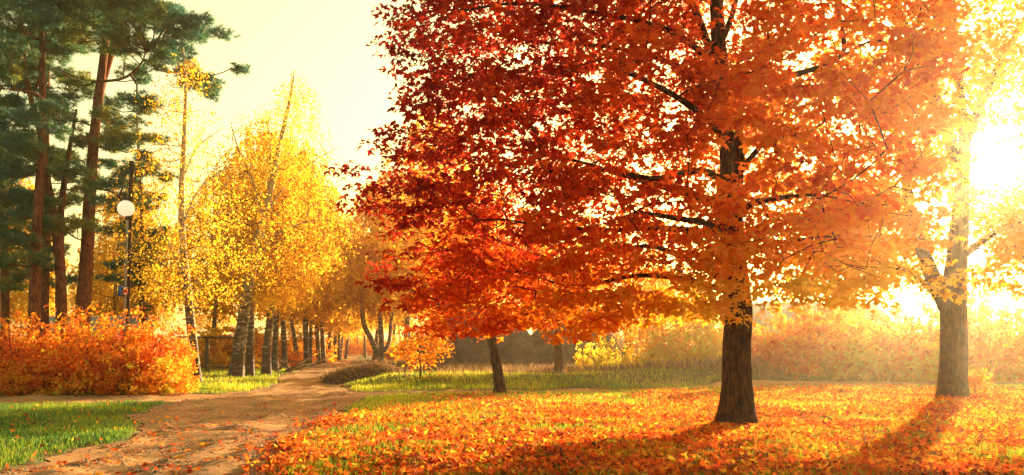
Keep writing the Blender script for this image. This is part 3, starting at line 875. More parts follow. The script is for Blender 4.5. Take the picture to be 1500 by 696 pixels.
GRP = 'birches lining the road into the distance'
row = [(405, 544), (420, 541.5), (447, 538), (456, 536), (465, 534), (474, 532.5), (481, 531), (488, 529.5), (494, 528), (500, 527), (506, 526)]
for i, (px_, py_) in enumerate(row):
    d_ = gd(py_)
    px_ += rf.uniform(-4, 3)
    far_birch(i % 3, gx(px_, d_), d_, rf.uniform(0, 6), rf.uniform(1.1, 1.5), ORD[i] + ' birch of the long row left of the road, counting from the branch pile', GRP)
GR2 = 'birches on the right of the road'
for i, (px_, d_) in enumerate(sorted([(600, 82), (548, 95), (575, 105), (552, 118), (640, 74), (690, 85), (560, 140), (590, 66), (535, 128), (660, 64)], key=lambda q: q[1])):
    far_birch((i + 1) % 3, gx(px_, d_), d_, rf.uniform(0, 6), rf.uniform(1.2, 1.5), ORD[i] + ' hazy yellow birch right of the road, counting into the distance', GR2)
GR3 = 'far yellow trees behind everything'
spots = [(-95, 120), (-80, 110), (-66, 118), (-52, 104), (-45, 128), (-60, 140), (-38, 150), (-30, 165), (-22, 170), (-34, 175), (-12, 160), (-2, 150), (-5, 120), (5, 138), (14, 150), (22, 140), (4, 105), (-40, 88), (-33, 76), (-43, 72), (-38, 62), (-30, 64), (-26, 74)]
for i, (x_, y_) in enumerate(spots):
    far_birch(i % 3, x_, y_, rf.uniform(0, 6), rf.uniform(1.0, 1.35), 'distant yellow leaved tree in the hazy wood at the back', GR3)
GR4 = 'low far trees in the haze on the right'
for i, (x_, y_) in enumerate([(32, 150), (44, 140), (52, 152), (62, 138), (75, 150), (88, 140), (98, 152), (36, 120), (66, 118), (84, 112), (50, 110), (24, 112), (16, 104)]):
    far_birch((i + 1) % 3, x_, y_, rf.uniform(0, 6), rf.uniform(.62, .85), 'low pale yellow tree in the far haze on the right', GR4)

# ------------------------------------------------------------------ pines
def needle_tuft():
    rg = np.random.default_rng(9); v = []; f = []
    n = 19
    for i in range(n):
        d_ = rg.normal(size=3); d_[2] = d_[2] * .6 + .35; d_ /= np.linalg.norm(d_)
        s = np.cross(d_, rg.normal(size=3)); s /= np.linalg.norm(s)
        b = len(v); w = .095
        v += [s * w * .5 + d_ * .05, -s * w * .5 + d_ * .05, d_ * rg.uniform(.7, 1.0)]
        f.append([b, b + 1, b + 2])
    return np.array(v), np.array(f)
TUFT = needle_tuft()
def pine(path, rad, label, pads, seed, limbs=(), npts=24, per=7, size=.28):
    rg = np.random.default_rng(seed)
    b = np.array([path[0][0], path[0][1], H1(path[0][0], path[0][1])])
    path = [np.array(q, dtype=float) for q in path]
    path[0] = np.array([b[0], b[1], b[2] - .2])
    root = empty('pine_tree', b, label, 'tree')
    S = Skel(); S.line(path, rad, step=.4)
    V, F = trunk_mesh(path, rad, 14, b, flare=.3, lump=.09, step=.25, seed=seed * .9)
    link('trunk', mesh_data('pine_trunk', V, [F], M['pine_bark'], smooth=True), root)
    for P, R in limbs:
        S.line(P, R, parent=S.near(np.array(P[0])), step=.4)
        V, F = trunk_mesh(P, R, 8, b, lump=.1, step=.25, seed=rg.random() * 9)
        link('limb', mesh_data('pine_limb', V, [F], M['pine_bark'], smooth=True), root)
    pts = []
    for (cx, cy_, cz, rx_, rz_) in pads:
        n = int(npts * (rx_ / 1.3) ** 2) + 4
        q = rg.normal(size=(n, 3)); q /= np.linalg.norm(q, axis=1)[:, None]; q *= (rg.random(n) ** .4)[:, None]
        pts.append(np.array([cx, cy_, cz]) + q * np.array([rx_, rx_, rz_]))
    pts = np.vstack(pts)
    tips, pre = S.grow(pts, bf=.5, seg=.5, jit=.09, rg=rg, zmin=b[2] + 3)
    S.radii(.013, .42, .09)
    V, F = S.twigs(5, b)
    link('branches', mesh_data('pine_branches', V, [F], M['pine_bark'], smooth=True), root)
    lp, idx = leaf_tufts(tips, None, per, .38, .16, rg)
    t = np.clip(.46 + (vnoise(lp[:, 0] + lp[:, 1], lp[:, 2], 1.5, seed) - .5) * .9 + rg.normal(size=len(lp)) * .16, 0, 1)
    V, F, T = scatter(TUFT, lp - b, frames(len(lp), 1.4, None, rg), rg.uniform(size * .75, size * 1.3, len(lp)), t)
    c = link('crown', mesh_data('pine_crown', V, [F], M['needle'], T), root); prop(c, kind='stuff')
    return root
def pads_px(lst, d, rg):
    out = []
    for (a, b_, r) in lst:
        dd = d + rg.uniform(-2.2, 2.2); w = W(a, b_, dd)
        out.append((w[0], w[1], w[2], r, r * .34))
        w2 = w + np.array([rg.uniform(-1.7, 1.7), rg.uniform(-2, 2), rg.uniform(-1.2, .7)])
        out.append((w2[0], w2[1], w2[2], r * .72, r * .26))
        w3 = w + np.array([rg.uniform(-1.5, 1.5), rg.uniform(-2, 2), rg.uniform(-1.8, .3)])
        out.append((w3[0], w3[1], w3[2], r * .5, r * .2))
    return out
rp = random.Random(8)
def pl(pts, d, r0, r1): 
    return [W(a, b_, d) for a, b_ in pts], list(np.linspace(r0, r1, len(pts)))
P, R = pl([(122, 560), (121, 470), (127, 380), (132, 280), (140, 180), (150, 100), (158, 20), (160, -80), (162, -190)], 38, .36, .06)
pine(P, R, 'tallest pine with a thick reddish trunk left of the lamp post', pads_px([(150, 20, 1.8), (210, 10, 1.7), (250, 30, 1.3), (275, 45, 1.0), (240, 70, 1.1), (190, 60, 1.3), (130, 60, 1.4), (100, 20, 1.5), (200, 110, 1.0), (215, 150, .9), (175, 180, 1.1), (120, 130, 1.0), (185, 200, 1.1), (210, 250, .8), (160, -60, 2.2), (220, -60, 1.8), (110, -70, 1.8), (165, -150, 2.0), (95, 180, .9), (195, 290, .7), (225, 205, .6), (300, 115, .6), (285, 35, .8)], 38, rp), 71,
     [([W(141, 175, 38), W(150, 125, 38.3), W(166, 70, 38.6), W(175, 20, 38.8), W(178, -60, 39)], [.16, .14, .12, .10, .04]), ([W(136, 120, 38) * 1.0, W(180, 115, 37), W(205, 95, 36.5), W(214, 75, 36.2)], [.07, .055, .04, .02]), ([W(132, 275, 38), W(170, 285, 37), W(205, 330, 36.4)], [.06, .04, .02])])
P, R = pl([(48, 560), (50, 470), (52, 400), (56, 300), (62, 200), (62, 100), (60, 0), (58, -120)], 36, .28, .06)
pine(P, R, 'straight pine nearest the left edge with a green tinged foot', pads_px([(20, 30, 1.7), (55, 10, 1.6), (5, 90, 1.4), (40, 130, 1.1), (15, 180, 1.3), (-20, 60, 1.6), (-10, 150, 1.2), (50, 220, 1.0), (10, 245, 1.2), (60, -70, 2), (0, -60, 1.8), (30, 290, 1.0), (-15, 320, 1.2), (80, 160, .8), (20, 345, .9)], 36, rp), 72,
     [([W(61, 185, 36), W(63, 150, 35.6), W(52, 138, 35.2), W(30, 132, 34.8), (W(5, 130, 34.4))], [.10, .09, .07, .05, .02])])
P, R = pl([(66, 560), (64, 470), (66, 400), (70, 300), (68, 200), (70, 90), (74, -30), (76, -140)], 41, .26, .05)
pine(P, R, 'slim pine close behind the one nearest the left edge', pads_px([(80, 50, 1.5), (95, 110, 1.2), (60, 60, 1.5), (90, 230, 1.0), (40, 80, 1.2), (75, -50, 1.9), (35, 200, .9), (100, 290, .9), (45, 310, 1.0), (60, 370, .8), (100, -20, 1.6)], 41, rp), 73)
P, R = pl([(92, 560), (90, 470), (88, 390), (78, 310), (68, 260), (60, 200), (40, 120), (30, 20)], 37, .27, .06)
pine(P, R, 'crooked pine forking low between its straight neighbours', pads_px([(90, 330, .9), (60, 340, .8), (30, 250, 1.1), (25, 60, 1.4), (110, 250, .8), (0, 290, 1.0), (-15, 215, 1.1), (45, 380, .7)], 37, rp), 74,
     [([W(89, 400, 37), W(88, 350, 37.2), (W(90, 300, 37.5)), (W(100, 230, 38)), W(112, 160, 38.4)], [.18, .16, .14, .11, .05]), ([W(88, 330, 37.2), W(105, 345, 36.6), (W(118, 352, 36))], [.05, .04, .02])])
P, R = pl([(10, 560), (8, 470), (6, 360), (2, 240), (-4, 120), (-6, 0), (-8, -100)], 43, .24, .05)
pine(P, R, 'pine at the very left edge of the picture, trunk half hidden', pads_px([(0, 60, 1.8), (-20, 150, 1.6), (15, 230, 1.3), (0, 310, 1.4), (-40, 0, 2), (10, 380, 1.2), (-30, 250, 1.5), (5, -40, 2.0), (30, 400, 1.0)], 43, rp), 75)
P, R = pl([(212, 560), (210, 470), (205, 400), (208, 330), (204, 240), (200, 170)], 50, .20, .04)
pine(P, R, 'low dark pine in the background just right of the lamp post', pads_px([(205, 360, 1.1), (215, 385, 1.0), (190, 340, .9), (225, 340, 1.0), (205, 300, 1.0), (200, 410, .8), (205, 250, .9), (180, 385, .8)], 50, rp), 76)

# ------------------------------------------------------------------ shrubs
def shrub_proto(seed, leafm='shrub_leaf', size=.12, n=280, per=17, rx_=1.75, h=2.1, mean=.5, tpl=OVAL):
    rg = np.random.default_rng(seed)
    root = empty('shrub', (0, 0, 0), 'proto', 'shrub')
    S = Skel()
    V = []; Fs = []; nv = 0
    for i in range(9):
        a = i / 9 * 2 * PI + rg.uniform(-.3, .3); r_ = rg.uniform(.4, .9) * rx_
        P = [(math.cos(a) * .12, math.sin(a) * .12, -.1), (math.cos(a) * r_ * .4, math.sin(a) * r_ * .4, h * .35), (math.cos(a) * r_ * .8, math.sin(a) * r_ * .8, h * rg.uniform(.6, .9))]
        S.line(P, [.025, .018, .008], step=.3)
        v, f = tube(*resample(P, [.025, .018, .008], .3), 5); V.append(v); Fs.append(f + nv); nv += len(v)
    pts = []
    while len(pts) < n:
        a = rg.uniform(0, 2 * PI); z = rg.uniform(.08, h)
        top = h * (.74 + .62 * noise.noise(Vector((math.cos(a) * 1.5, math.sin(a) * 1.5, seed * 3.1))))
        r_ = rg.random() ** .42
        w = np.array([rx_ * r_ * math.cos(a), rx_ * r_ * math.sin(a), z])
        if z > top * (1 - .55 * r_ ** 2.5) + .42 * rg.normal(): continue
        pts.append(w)
    tips, pre = S.grow(np.array(pts), bf=.3, seg=.3, jit=.05, rg=rg)
    S.radii(.004, .42, .015)
    v, f = S.twigs(4); V.append(v); Fs.append(f + nv)
    link('stems', mesh_data('shrub_stems', np.vstack(V), [np.vstack(Fs)], M['twig_bark'], smooth=True), root)
    lp, idx = leaf_tufts(tips, None, per, .24, .16, rg)
    lp[:, 2] = np.maximum(lp[:, 2], .05)
    t = np.clip(mean + (vnoise(lp[:, 0] + lp[:, 1] * .7, lp[:, 2], .5, seed) - .5) * .55 + rg.normal(size=len(lp)) * .14, 0, 1)
    V, F, T = scatter(tpl, lp, frames(len(lp), .4, None, rg), rg.uniform(size * .7, size * 1.35, len(lp)), t)
    c = link('foliage', mesh_data('shrub_foliage', V, [F], M[leafm], T), root); prop(c, kind='stuff')
    return root
first = set()
def put_shrub(pr, px_, d_, rz, s, label, group=None, off=0):
    x_ = gx(px_, d_); z = H1(x_, d_)
    if pr.name not in first:
        first.add(pr.name); pr.location = (x_, d_, z); pr.rotation_euler = (0, 0, rz); pr.scale = s; pr['label'] = label
        if group: pr['group'] = group
        return pr
    return copy_tree(pr, (x_, d_, z), rz, s, label, group)
SA = shrub_proto(81, mean=.52); SB = shrub_proto(82, mean=.62); SC_ = shrub_proto(83, mean=.45); SY = shrub_proto(84, 'shrub_leaf', mean=.86, h=1.2, rx_=1.3, n=150)
G5 = 'orange shrubs massed under the pines'
put_shrub(SA, 25, 29.0, 0, (1.1, 1.0, 1.3), 'orange shrub at the left edge, nearest the side path', G5)
put_shrub(SC_, 90, 29.5, 1, (1.0, 1.0, 1.25), 'dark red orange shrub second from the left edge', G5)
put_shrub(SB, 150, 29.0, 2, (1.05, 1.0, 1.35), 'tall bright orange shrub in front of the lamp post', G5)
put_shrub(SA, 205, 29.8, 3, (1.0, 1.0, 1.35), 'orange red shrub right of the lamp post', G5)
put_shrub(SB, 236, 30.6, 4.2, (.7, .7, 1.15), 'narrow golden orange shrub against the slim birch', G5)
put_shrub(SY, 226, 28.4, 0, (1.0, 1.0, 1.0), 'low yellow green shrub at the right end of the orange shrubs')
put_shrub(SC_, 10, 32.5, 5, (1.1, 1.0, 1.45), 'rear red shrub behind the left edge shrub', G5)
put_shrub(SA, 110, 33.0, 1.6, (1.2, 1.0, 1.45), 'rear orange shrub at the foot of the thick pine', G5)
put_shrub(SB, 60, 28.2, .4, (.7, .6, .6), 'low orange shrub in front of the row beside the side path', G5)
put_shrub(SC_, 185, 28.3, 2.4, (.7, .6, .6), 'low red shrub in front of the row, left of the yellow one', G5)
G6 = 'hazy shrubs behind the pale path'
SG = shrub_proto(85, 'gold_leaf', mean=.5, size=.21, rx_=2.2, h=2.8, n=260, per=18)
SH = shrub_proto(86, 'shrub_leaf', mean=.66, size=.21, rx_=2.2, h=2.8, n=260, per=18)
SK = shrub_proto(87, 'gold_leaf', mean=.88, size=.19, rx_=2.2, h=2.6, n=240, per=17)
for i, (pr, px_, d_, s, lab) in enumerate([
    (SH, 1170, 41, (1.0, 1.0, .95), 'dark stemmed orange shrub right of the red maple trunk'),
    (SK, 1235, 42, (1.1, 1, 1.05), 'broad yellow shrub second right of the red maple trunk'),
    (SH, 1300, 42, (1.0, 1, .95), 'orange shrub midway between the two big maple trunks'),
    (SK, 1350, 41.5, (1.0, 1, .9), 'yellow shrub just left of the golden maple trunk'),
    (SH, 1440, 41, (1.0, 1, 1.0), 'dark stemmed shrub just right of the golden maple trunk'),
    (SK, 1505, 42, (1.2, 1, .95), 'yellow green shrub at the right edge behind the path'),
    (SK, 1010, 41, (.9, 1, .9), 'yellow green shrub just left of the red maple trunk'),
    (SK, 960, 43, (.8, .8, 1.0), 'pale yellow shrub left of centre behind the bank'),
    (SH, 1090, 44, (.9, .9, .8), 'shrub half hidden by the red maple trunk'),
    (SK, 880, 43, (.6, .6, .7), 'small yellow green bush behind the bank left of the pale yellow shrub'),
    (SK, 1060, 46, (.9, .9, .9), 'yellow green bush peeping out behind the red maple trunk'),
    (SG, 1290, 48, (1.3, 1.2, 1.3), 'tall pale shrub in the second rank on the right'),
    (SG, 1200, 47.5, (1.3, 1.2, 1.5), 'tall yellow shrub in front of the long pale building'),
    (SH, 1375, 48.5, (1.3, 1.2, 1.6), 'tall orange shrub behind the golden maple trunk'),
    (SK, 1430, 51, (1.4, 1.3, 1.5), 'tall yellow shrub in the third rank right of the golden maple'),
    (SH, 1480, 49, (1.3, 1.2, 1.2), 'second rank orange shrub near the right edge')]):
    put_shrub(pr, px_, d_, i * 1.3, (s[0], s[1], s[2] * [1.35, 1.0, 1.5, 1.15, 1.3, .9][i % 6]), lab, G6)
G7 = 'undergrowth between the alley birches'
for i, (px_, d_, s) in enumerate([(395, 62, 1.2), (425, 74, 1.3), (446, 86, 1.4), (462, 100, 1.5), (476, 118, 1.6), (370, 66, 1.4), (405, 80, 1.5), (340, 60, 1.3), (316, 58, 1.3), (430, 96, 1.6), (532, 165, 2.2), (515, 172, 2.2), (550, 150, 1.8), (575, 96, 1.3), (600, 90, 1.3), (622, 76, 1.2), (592, 72, .9), (640, 86, 1.3), (500, 160, 1.8)]):
    put_shrub([SA, SB, SG][i % 3], px_, d_, i * 1.1, (s, s, s * .9), ('small ' if s < 1.25 else 'big ' if s > 1.7 else '') + ['orange', 'golden orange', 'yellow'][i % 3] + ' hazy undergrowth shrub ' + ('left' if px_ < 510 else 'right') + ' of the road, ' + ('at its far end' if d_ > 140 else 'far down the alley' if d_ > 84 else 'behind the first alley birches'), G7)
# willow with hanging strings of yellow leaves
wx, wy = gx(1000, 43), 43.0
P = [(wx, wy, -.1), (wx - .1, wy, 1.5), (wx - .3, wy, 3.2), (wx - .6, wy, 5.2)]
birch((wx, wy, H1(wx, wy)), P, [.22, .16, .12, .04], 'yellow green weeping tree left of the red maple trunk', 6.2, 3.4, 260, 44, .15, 91, (), .30, name='willow_tree', drop=2.2, bark='maple_bark')

# ------------------------------------------------------------------ grass and litter
def proj(x_, y_, z_=0):
    return 750 + x_ / y_ * FPX, HOR - (z_ - CZ) / y_ * FPX
def sample_ground(n, ymin, ymax, power, cond, rg, xlo=-60, xhi=1560, xmax=60):
    """positions weighted to the camera side"""
    out = []
    tot = 0
    while tot < n:
        u = rg.random(n)
        y_ = ymin * (ymax / ymin) ** (u ** power)
        px_ = rg.uniform(xlo, xhi, n); x_ = gx(px_, y_)
        k = cond(x_, y_) & (np.abs(x_) < xmax)
        out.append(np.stack([x_[k], y_[k]], 1)); tot += k.sum()
    return np.vstack(out)[:n]
rgg = np.random.default_rng(100)
def grass_cond(x_, y_):
    s = sdf(x_, y_)
    edge = s > .04 + .25 * rgg.random(len(x_))
    c = vnoise(x_, y_, .8, 41) * .6 + vnoise(x_, y_, .25, 42) * .4
    # the litter under the maple thins the grass
    ml = np.exp(-(((x_ - 4.2) / 6.5) ** 2 + ((y_ - 17) / 7.5) ** 2))
    return edge & (rgg.random(len(x_)) < np.clip(.40 + 1.3 * c - .25 * ml, .28, 1))
pg = sample_ground(220000, 9.6, 34, .90, grass_cond, rgg)
pg2 = sample_ground(60000, 30, 60, 1.0, grass_cond, rgg)
pg = np.vstack([pg, pg2])
gz = ground_h(pg[:, 0], pg[:, 1])
n = len(pg)
dist = pg[:, 1]
hh = rgg.uniform(.05, .13, n) * (.7 + .8 * vnoise(pg[:, 0], pg[:, 1], 1.1, 43))
hh *= np.where((pg[:, 1] > 31) & (pg[:, 0] < 9), 1.6, np.where(pg[:, 1] > 30, .6, 1.0))
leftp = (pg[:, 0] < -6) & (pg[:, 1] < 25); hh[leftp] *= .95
wd = np.maximum(.009, .00085 * dist)
a = rgg.uniform(0, 2 * PI, n); lean = rgg.uniform(0, .8, n)
side = np.stack([np.cos(a), np.sin(a), np.zeros(n)], 1)
dirl = np.stack([-np.sin(a), np.cos(a), np.zeros(n)], 1)
b0 = np.stack([pg[:, 0], pg[:, 1], gz - .01], 1)
tmid = b0 + np.array([0, 0, 1]) * (hh * .6)[:, None] + dirl * (hh * lean * .25)[:, None]
ttop = b0 + np.array([0, 0, 1]) * (hh * (1 - .35 * lean))[:, None] + dirl * (hh * lean * .9)[:, None]
V = np.stack([b0 - side * wd[:, None] * .5, b0 + side * wd[:, None] * .5, tmid + side * wd[:, None] * .38, tmid - side * wd[:, None] * .38, ttop], 1).reshape(-1, 3)
o5 = (np.arange(n) * 5)[:, None]
gt = np.clip(.50 - .0 + (vnoise(pg[:, 0], pg[:, 1], 1.4, 44) - .5) * .5 + rgg.normal(size=n) * .20 - .38 * leftp, 0, 1)  # left patch greener and darker: its tree shade is put into the blade colour
fa_ = dist > 17
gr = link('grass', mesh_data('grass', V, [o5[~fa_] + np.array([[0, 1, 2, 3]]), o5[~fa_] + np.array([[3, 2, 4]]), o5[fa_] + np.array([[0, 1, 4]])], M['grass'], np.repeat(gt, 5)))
prop(gr, kind='stuff')

def litter_cond(x_, y_):
    ml = np.exp(-(((x_ - 3.6) / np.where(x_ < 3.6, 5.6, 7.0)) ** 2 + ((y_ - 16.5) / 7.0) ** 2)) + .9 * np.exp(-(((x_ - 12) / 7) ** 2 + ((y_ - 23) / 7) ** 2))
    ml += .35 * np.exp(-((seg_d(x_, y_, [(-3.2, 9, 0), (-4.2, 19, 0)])) / .7) ** 2)
    s = sdf(x_, y_)
    c = vnoise(x_, y_, .9, 51) * .55 + vnoise(x_, y_, .3, 52) * .45
    pr = np.clip(ml * 2.1 * (-.1 + 2.3 * vnoise(x_, y_, 1.9, 57) * (.4 + c)) - .10, .012, 1)
    pr = np.where(s < 0, np.minimum(pr, .004 + .22 * np.exp(-(s / .35) ** 2)), pr)
    return rgg.random(len(x_)) < pr
pls = sample_ground(64000, 9.6, 40, .95, litter_cond, rgg)
for (cx_, cy_, rr0, nn) in ((MX, MY, .42, 1300), (rb[0], rb[1], .5, 900)):      # drifts banked against the trunks
    a_ = rgg.uniform(0, 2 * PI, nn); q_ = rr0 + np.abs(rgg.normal(size=nn)) * .45
    pls = np.vstack([pls, np.stack([cx_ + q_ * np.cos(a_), cy_ + q_ * np.sin(a_)], 1)])
n = len(pls)
s_ = sdf(pls[:, 0], pls[:, 1])
lz = np.where(s_ < 0, road_h(pls[:, 0], pls[:, 1]) + .012, ground_h(pls[:, 0], pls[:, 1]) + rgg.uniform(.02, .085, n))
pos = np.stack([pls[:, 0], pls[:, 1], lz], 1)
fr = frames(n, .25, None, rgg)
lt = np.clip(.45 + rgg.normal(size=n) * .27 + (vnoise(pls[:, 0], pls[:, 1], .8, 53) - .5) * .4, 0, 1)
sz = rgg.uniform(.05, .12, n)
fa_ = pos[:, 1] > 21
V, F, T = scatter(MAPLE7, pos[~fa_], fr[~fa_], sz[~fa_], lt[~fa_])
V2, F2, T2 = scatter(OVAL, pos[fa_], fr[fa_], sz[fa_], lt[fa_])
F = np.vstack([F, F2 + len(V)]); V = np.vstack([V, V2]); T = np.concatenate([T, T2])
V[:, 2] = np.maximum(V[:, 2], ground_h(V[:, 0], V[:, 1]) + .004)
li = link('leaf_litter', mesh_data('leaf_litter', V, [F], M['litter'], T)); prop(li, kind='stuff')

# single leaves lying on the track
def on_road(x_, y_): return (sdf(x_, y_) < -.25) & (rgg.random(len(x_)) < .5)
pr_ = sample_ground(110, 10.4, 19, 1.0, on_road, rgg, 20, 480)
fm = [mesh_data('fallen_leaf', MAPLE[0] - np.array([0, .3, 0]), [MAPLE[1]], M['litter'], np.full(len(MAPLE[0]), q)) for q in (.2, .4, .6, .75, .9)]
for i, (x_, y_) in enumerate(pr_):
    o = link('fallen_leaf', fm[i % 5], None, (x_, y_, float(road_h(np.array([x_]), np.array([y_]))[0]) + .025))
    o.rotation_euler = (rgg.uniform(-.5, .5), rgg.uniform(-.5, .5), rgg.uniform(0, 6.28)); s = rgg.uniform(.08, .13); o.scale = (s, s, s)
    prop(o, 'curled fallen maple leaf lying on the bare dirt track', 'leaf', 'fallen leaves scattered on the dirt track')

# gravel and trodden scraps on the track
def on_track(x_, y_): return (sdf(x_, y_) < -.02) & (rgg.random(len(x_)) < .15 + .85 * (vnoise(x_, y_, .7, 61) > .52))
pgv = sample_ground(13000, 9.8, 34, .9, on_track, rgg)
n = len(pgv)
zz_ = road_h(pgv[:, 0], pgv[:, 1])
OCT = (np.array([(1, 0, 0), (0, 1, 0), (-1, 0, 0), (0, -1, 0), (.1, .1, .8)], dtype=float), np.array([[0, 1, 4], [1, 2, 4], [2, 3, 4], [3, 0, 4]]))
fr = frames(n, 4, None, rgg)
V, F, T = scatter(OCT, np.stack([pgv[:, 0], pgv[:, 1], zz_ - .002], 1), fr, rgg.gamma(2.0, .005, n) + .004, np.clip(rgg.normal(size=n) * .3 + .5, 0, 1))
M['gravel'] = leafmat('gravel', [(0, (.14, .09, .06)), (.5, (.38, .26, .17)), (1, (.60, .46, .33))], 0.0, 0)
o = link('gravel', mesh_data('gravel', V, [F], M['gravel'], T)); prop(o, kind='stuff')
psc = sample_ground(5200, 9.8, 30, .9, on_track, rgg); n = len(psc)
V, F, T = scatter(OVAL, np.stack([psc[:, 0], psc[:, 1], road_h(psc[:, 0], psc[:, 1]) + .008], 1), frames(n, 1.6, None, rgg), rgg.uniform(.02, .06, n), np.clip(rgg.normal(size=n) * .3 + .35, 0, 1))
o = link('leaf_scraps', mesh_data('leaf_scraps', V, [F], M['litter'], T)); prop(o, kind='stuff')

# ------------------------------------------------------------------ heaps
def heap(name, label, cat, c, rx_, ry_, h, mat, straw, seed, smat='dry_grass', slen=.5, sw=.02):
    rg = np.random.default_rng(seed)
    nx, ny = 50, 34
    X, Y = np.meshgrid(np.linspace(-1.15, 1.15, nx), np.linspace(-1.15, 1.15, ny))
    def hz(X, Y):
        r = np.hypot(X, Y) * (1 + .18 * (vnoise(X + 9, Y + 9, .5, seed) - .5))
        return h * np.clip(1 - r ** 2, -.2, 1) ** 1 * (.7 + .6 * vnoise(X, Y, .35, seed + 1)) + .10 * h * (vnoise(X, Y, .1, seed + 2) - .5)
    Z = hz(X, Y)
    root = empty(name, (c[0], c[1], H1(c[0], c[1])), label, cat)
    link('mound', mesh_data(name, np.stack([X.ravel() * rx_, Y.ravel() * ry_, Z.ravel()], 1), [grid_faces(nx, ny)], M[mat], smooth=True), root)
    if straw:
        q = rg.uniform(-1, 1, (straw * 2, 2)); q = q[np.hypot(q[:, 0], q[:, 1]) < 1][:straw]
        n = len(q)
        p = np.stack([q[:, 0] * rx_, q[:, 1] * ry_, hz(q[:, 0], q[:, 1]) + rg.uniform(-.02, .08, n)], 1)
        tp = (np.array([(-sw, 0, 0), (sw, 0, 0), (sw * .8, .5, .08), (-sw * .8, .5, .08), (0, 1, -.03)]), np.array([[0, 1, 2], [0, 2, 3], [3, 2, 4]]))
        V, F, T = scatter(tp, p, frames(n, .5, None, rg), rg.uniform(slen * .5, slen, n), np.clip(rg.normal(size=n) * .25 + .5, 0, 1))
        o = link('straw', mesh_data(name + '_straw', V, [F], M[smat], T), root); prop(o, kind='stuff')
    return root
heap('straw_heap', 'low brown heap of dry straw beside the road at the bank', 'heap', (gx(545, 39), 39), 2.2, 1.6, .55, 'heap_soil', 5000, 1, slen=.7, sw=.03)
heap('straw_heap', 'smaller heap of dead grass right of the larger straw heap', 'heap', (gx(588, 41.5), 41.5), 1.5, 1.4, .75, 'heap_soil', 3000, 2, slen=.7, sw=.03)
heap('earth_heap', 'big brown mound of bare earth behind the small dark trunked maple', 'mound', (gx(705, 54), 54), 4.9, 4, 3.5, 'heap_soil', 1500, 3, slen=.5, sw=.02)
heap('earth_heap', 'second brown earth mound behind the slim grey trunked tree', 'mound', (gx(835, 56), 56), 5.6, 4, 3.1, 'heap_soil', 1500, 4, slen=.5, sw=.02)
# dead grass strip between bank and mounds
rgd = np.random.default_rng(140)
q = np.stack([rgd.uniform(-3.5, 12, 9000), rgd.uniform(37.5, 48, 9000)], 1); n = len(q)
p = np.stack([q[:, 0], q[:, 1], ground_h(q[:, 0], q[:, 1]) - .02], 1)
tp = (np.array([(-.016, 0, 0), (.016, 0, 0), (0, .5, .1), (.0, 1, .3)]), np.array([[0, 1, 2], [0, 2, 3]]))
V, F, T = scatter((np.array([(-.02, 0, 0), (.02, 0, 0), (.012, .5, .05), (0, 1, .22)]), np.array([[0, 1, 2], [0, 2, 3]])), p, np.stack([np.stack([np.cos(rgd.uniform(0, 6.28, n)), np.sin(rgd.uniform(0, 6.28, n)), np.zeros(n)], 1), np.stack([rgd.normal(size=n) * .25, rgd.normal(size=n) * .25, np.ones(n)], 1), np.stack([rgd.normal(size=n), rgd.normal(size=n), np.zeros(n)], 1)], -1), rgd.uniform(.3, .75, n), np.clip(.5 + rgd.normal(size=n) * .25, 0, 1))
o = link('dry_grass', mesh_data('dry_grass', V, [F], M['dry_grass'], T)); prop(o, kind='stuff')
# tall weed stalks in front of the mound
for i, (px_, d_, h_, lab) in enumerate([(692, 36, 1.7, 'tall dry weed stalk standing just left of the small dark trunk'), (683, 37, 1.2, 'shorter dry weed stalk left of the tall one')]):
    mb = MB(); x_ = gx(px_, d_)
    r = random.Random(i)
    mb.tube([(0, 0, -.1), (.03, 0, h_ * .5), (-.02, 0, h_)], [.02, .015, .006], 5)
    for k in range(9):
        z = h_ * (.4 + .06 * k); a = r.uniform(0, 6.28); e = .25
        mb.tube([(0, 0, z), (math.cos(a) * e * .5, math.sin(a) * e * .5, z + .12), (math.cos(a) * e * .7, math.sin(a) * e * .7, z + .3)], [.009, .007, .004], 4)
    o = mb.build('weed_stalk', M['dry_grass'] if False else M['old_wood'], None, True, (x_, d_, H1(x_, d_)))
    prop(o, lab, 'weed')

# pile of cut branches beside the road, and a few stones
bx, by = gx(430, 53), 53.0
bp_ = empty('branch_pile', (bx, by, H1(bx, by)), 'pile of pale cut branches at the foot of the birches left of the road', 'branch pile')
r = random.Random(6)
for i in range(16):
    mb = MB(); a = r.uniform(-.5, .7) if i % 3 else r.uniform(1.8, 2.8); ln = r.uniform(1.4, 3.0); e = r.uniform(.05, .55)
    x0, y0 = r.uniform(-1.2, .6), r.uniform(-.8, .8)
    P = [(x0 + math.cos(a) * ln * f * math.cos(e), y0 + math.sin(a) * .5 * ln * f, .08 + ln * f * math.sin(e) + .08 * math.sin(f * 5 + i)) for f in (0, .35, .7, 1)]
    q = r.uniform(.03, .07); mb.tube(P, [q, q * .85, q * .7, q * .35], 6)
    mb.build('branch', M['pale_wood'] if i % 2 else M['twig_bark'], bp_, True)
def rock(x_, y_, s, label, seed):
    rg = np.random.default_rng(seed)
    import bmesh
    bm = bmesh.new(); bmesh.ops.create_icosphere(bm, subdivisions=2, radius=1)
    for v in bm.verts:
        k = 1 + .35 * noise.noise(v.co * 1.3 + Vector((seed, 0, 0)))
        v.co = Vector((v.co.x * s * k, v.co.y * s * .8 * k, v.co.z * s * .6 * k))
    me = bpy.data.meshes.new('stone'); bm.to_mesh(me); bm.free(); me.materials.append(M['stone'])
    o = link('stone', me, None, (x_, y_, H1(x_, y_) + s * .2)); prop(o, label, 'stone')
rock(gx(463, 51.5), 51.5, .26, 'largest pale stone right of the branch pile', 1)
rock(gx(474, 52), 52, .20, 'mid sized pale stone on the road verge, right of the largest', 2)
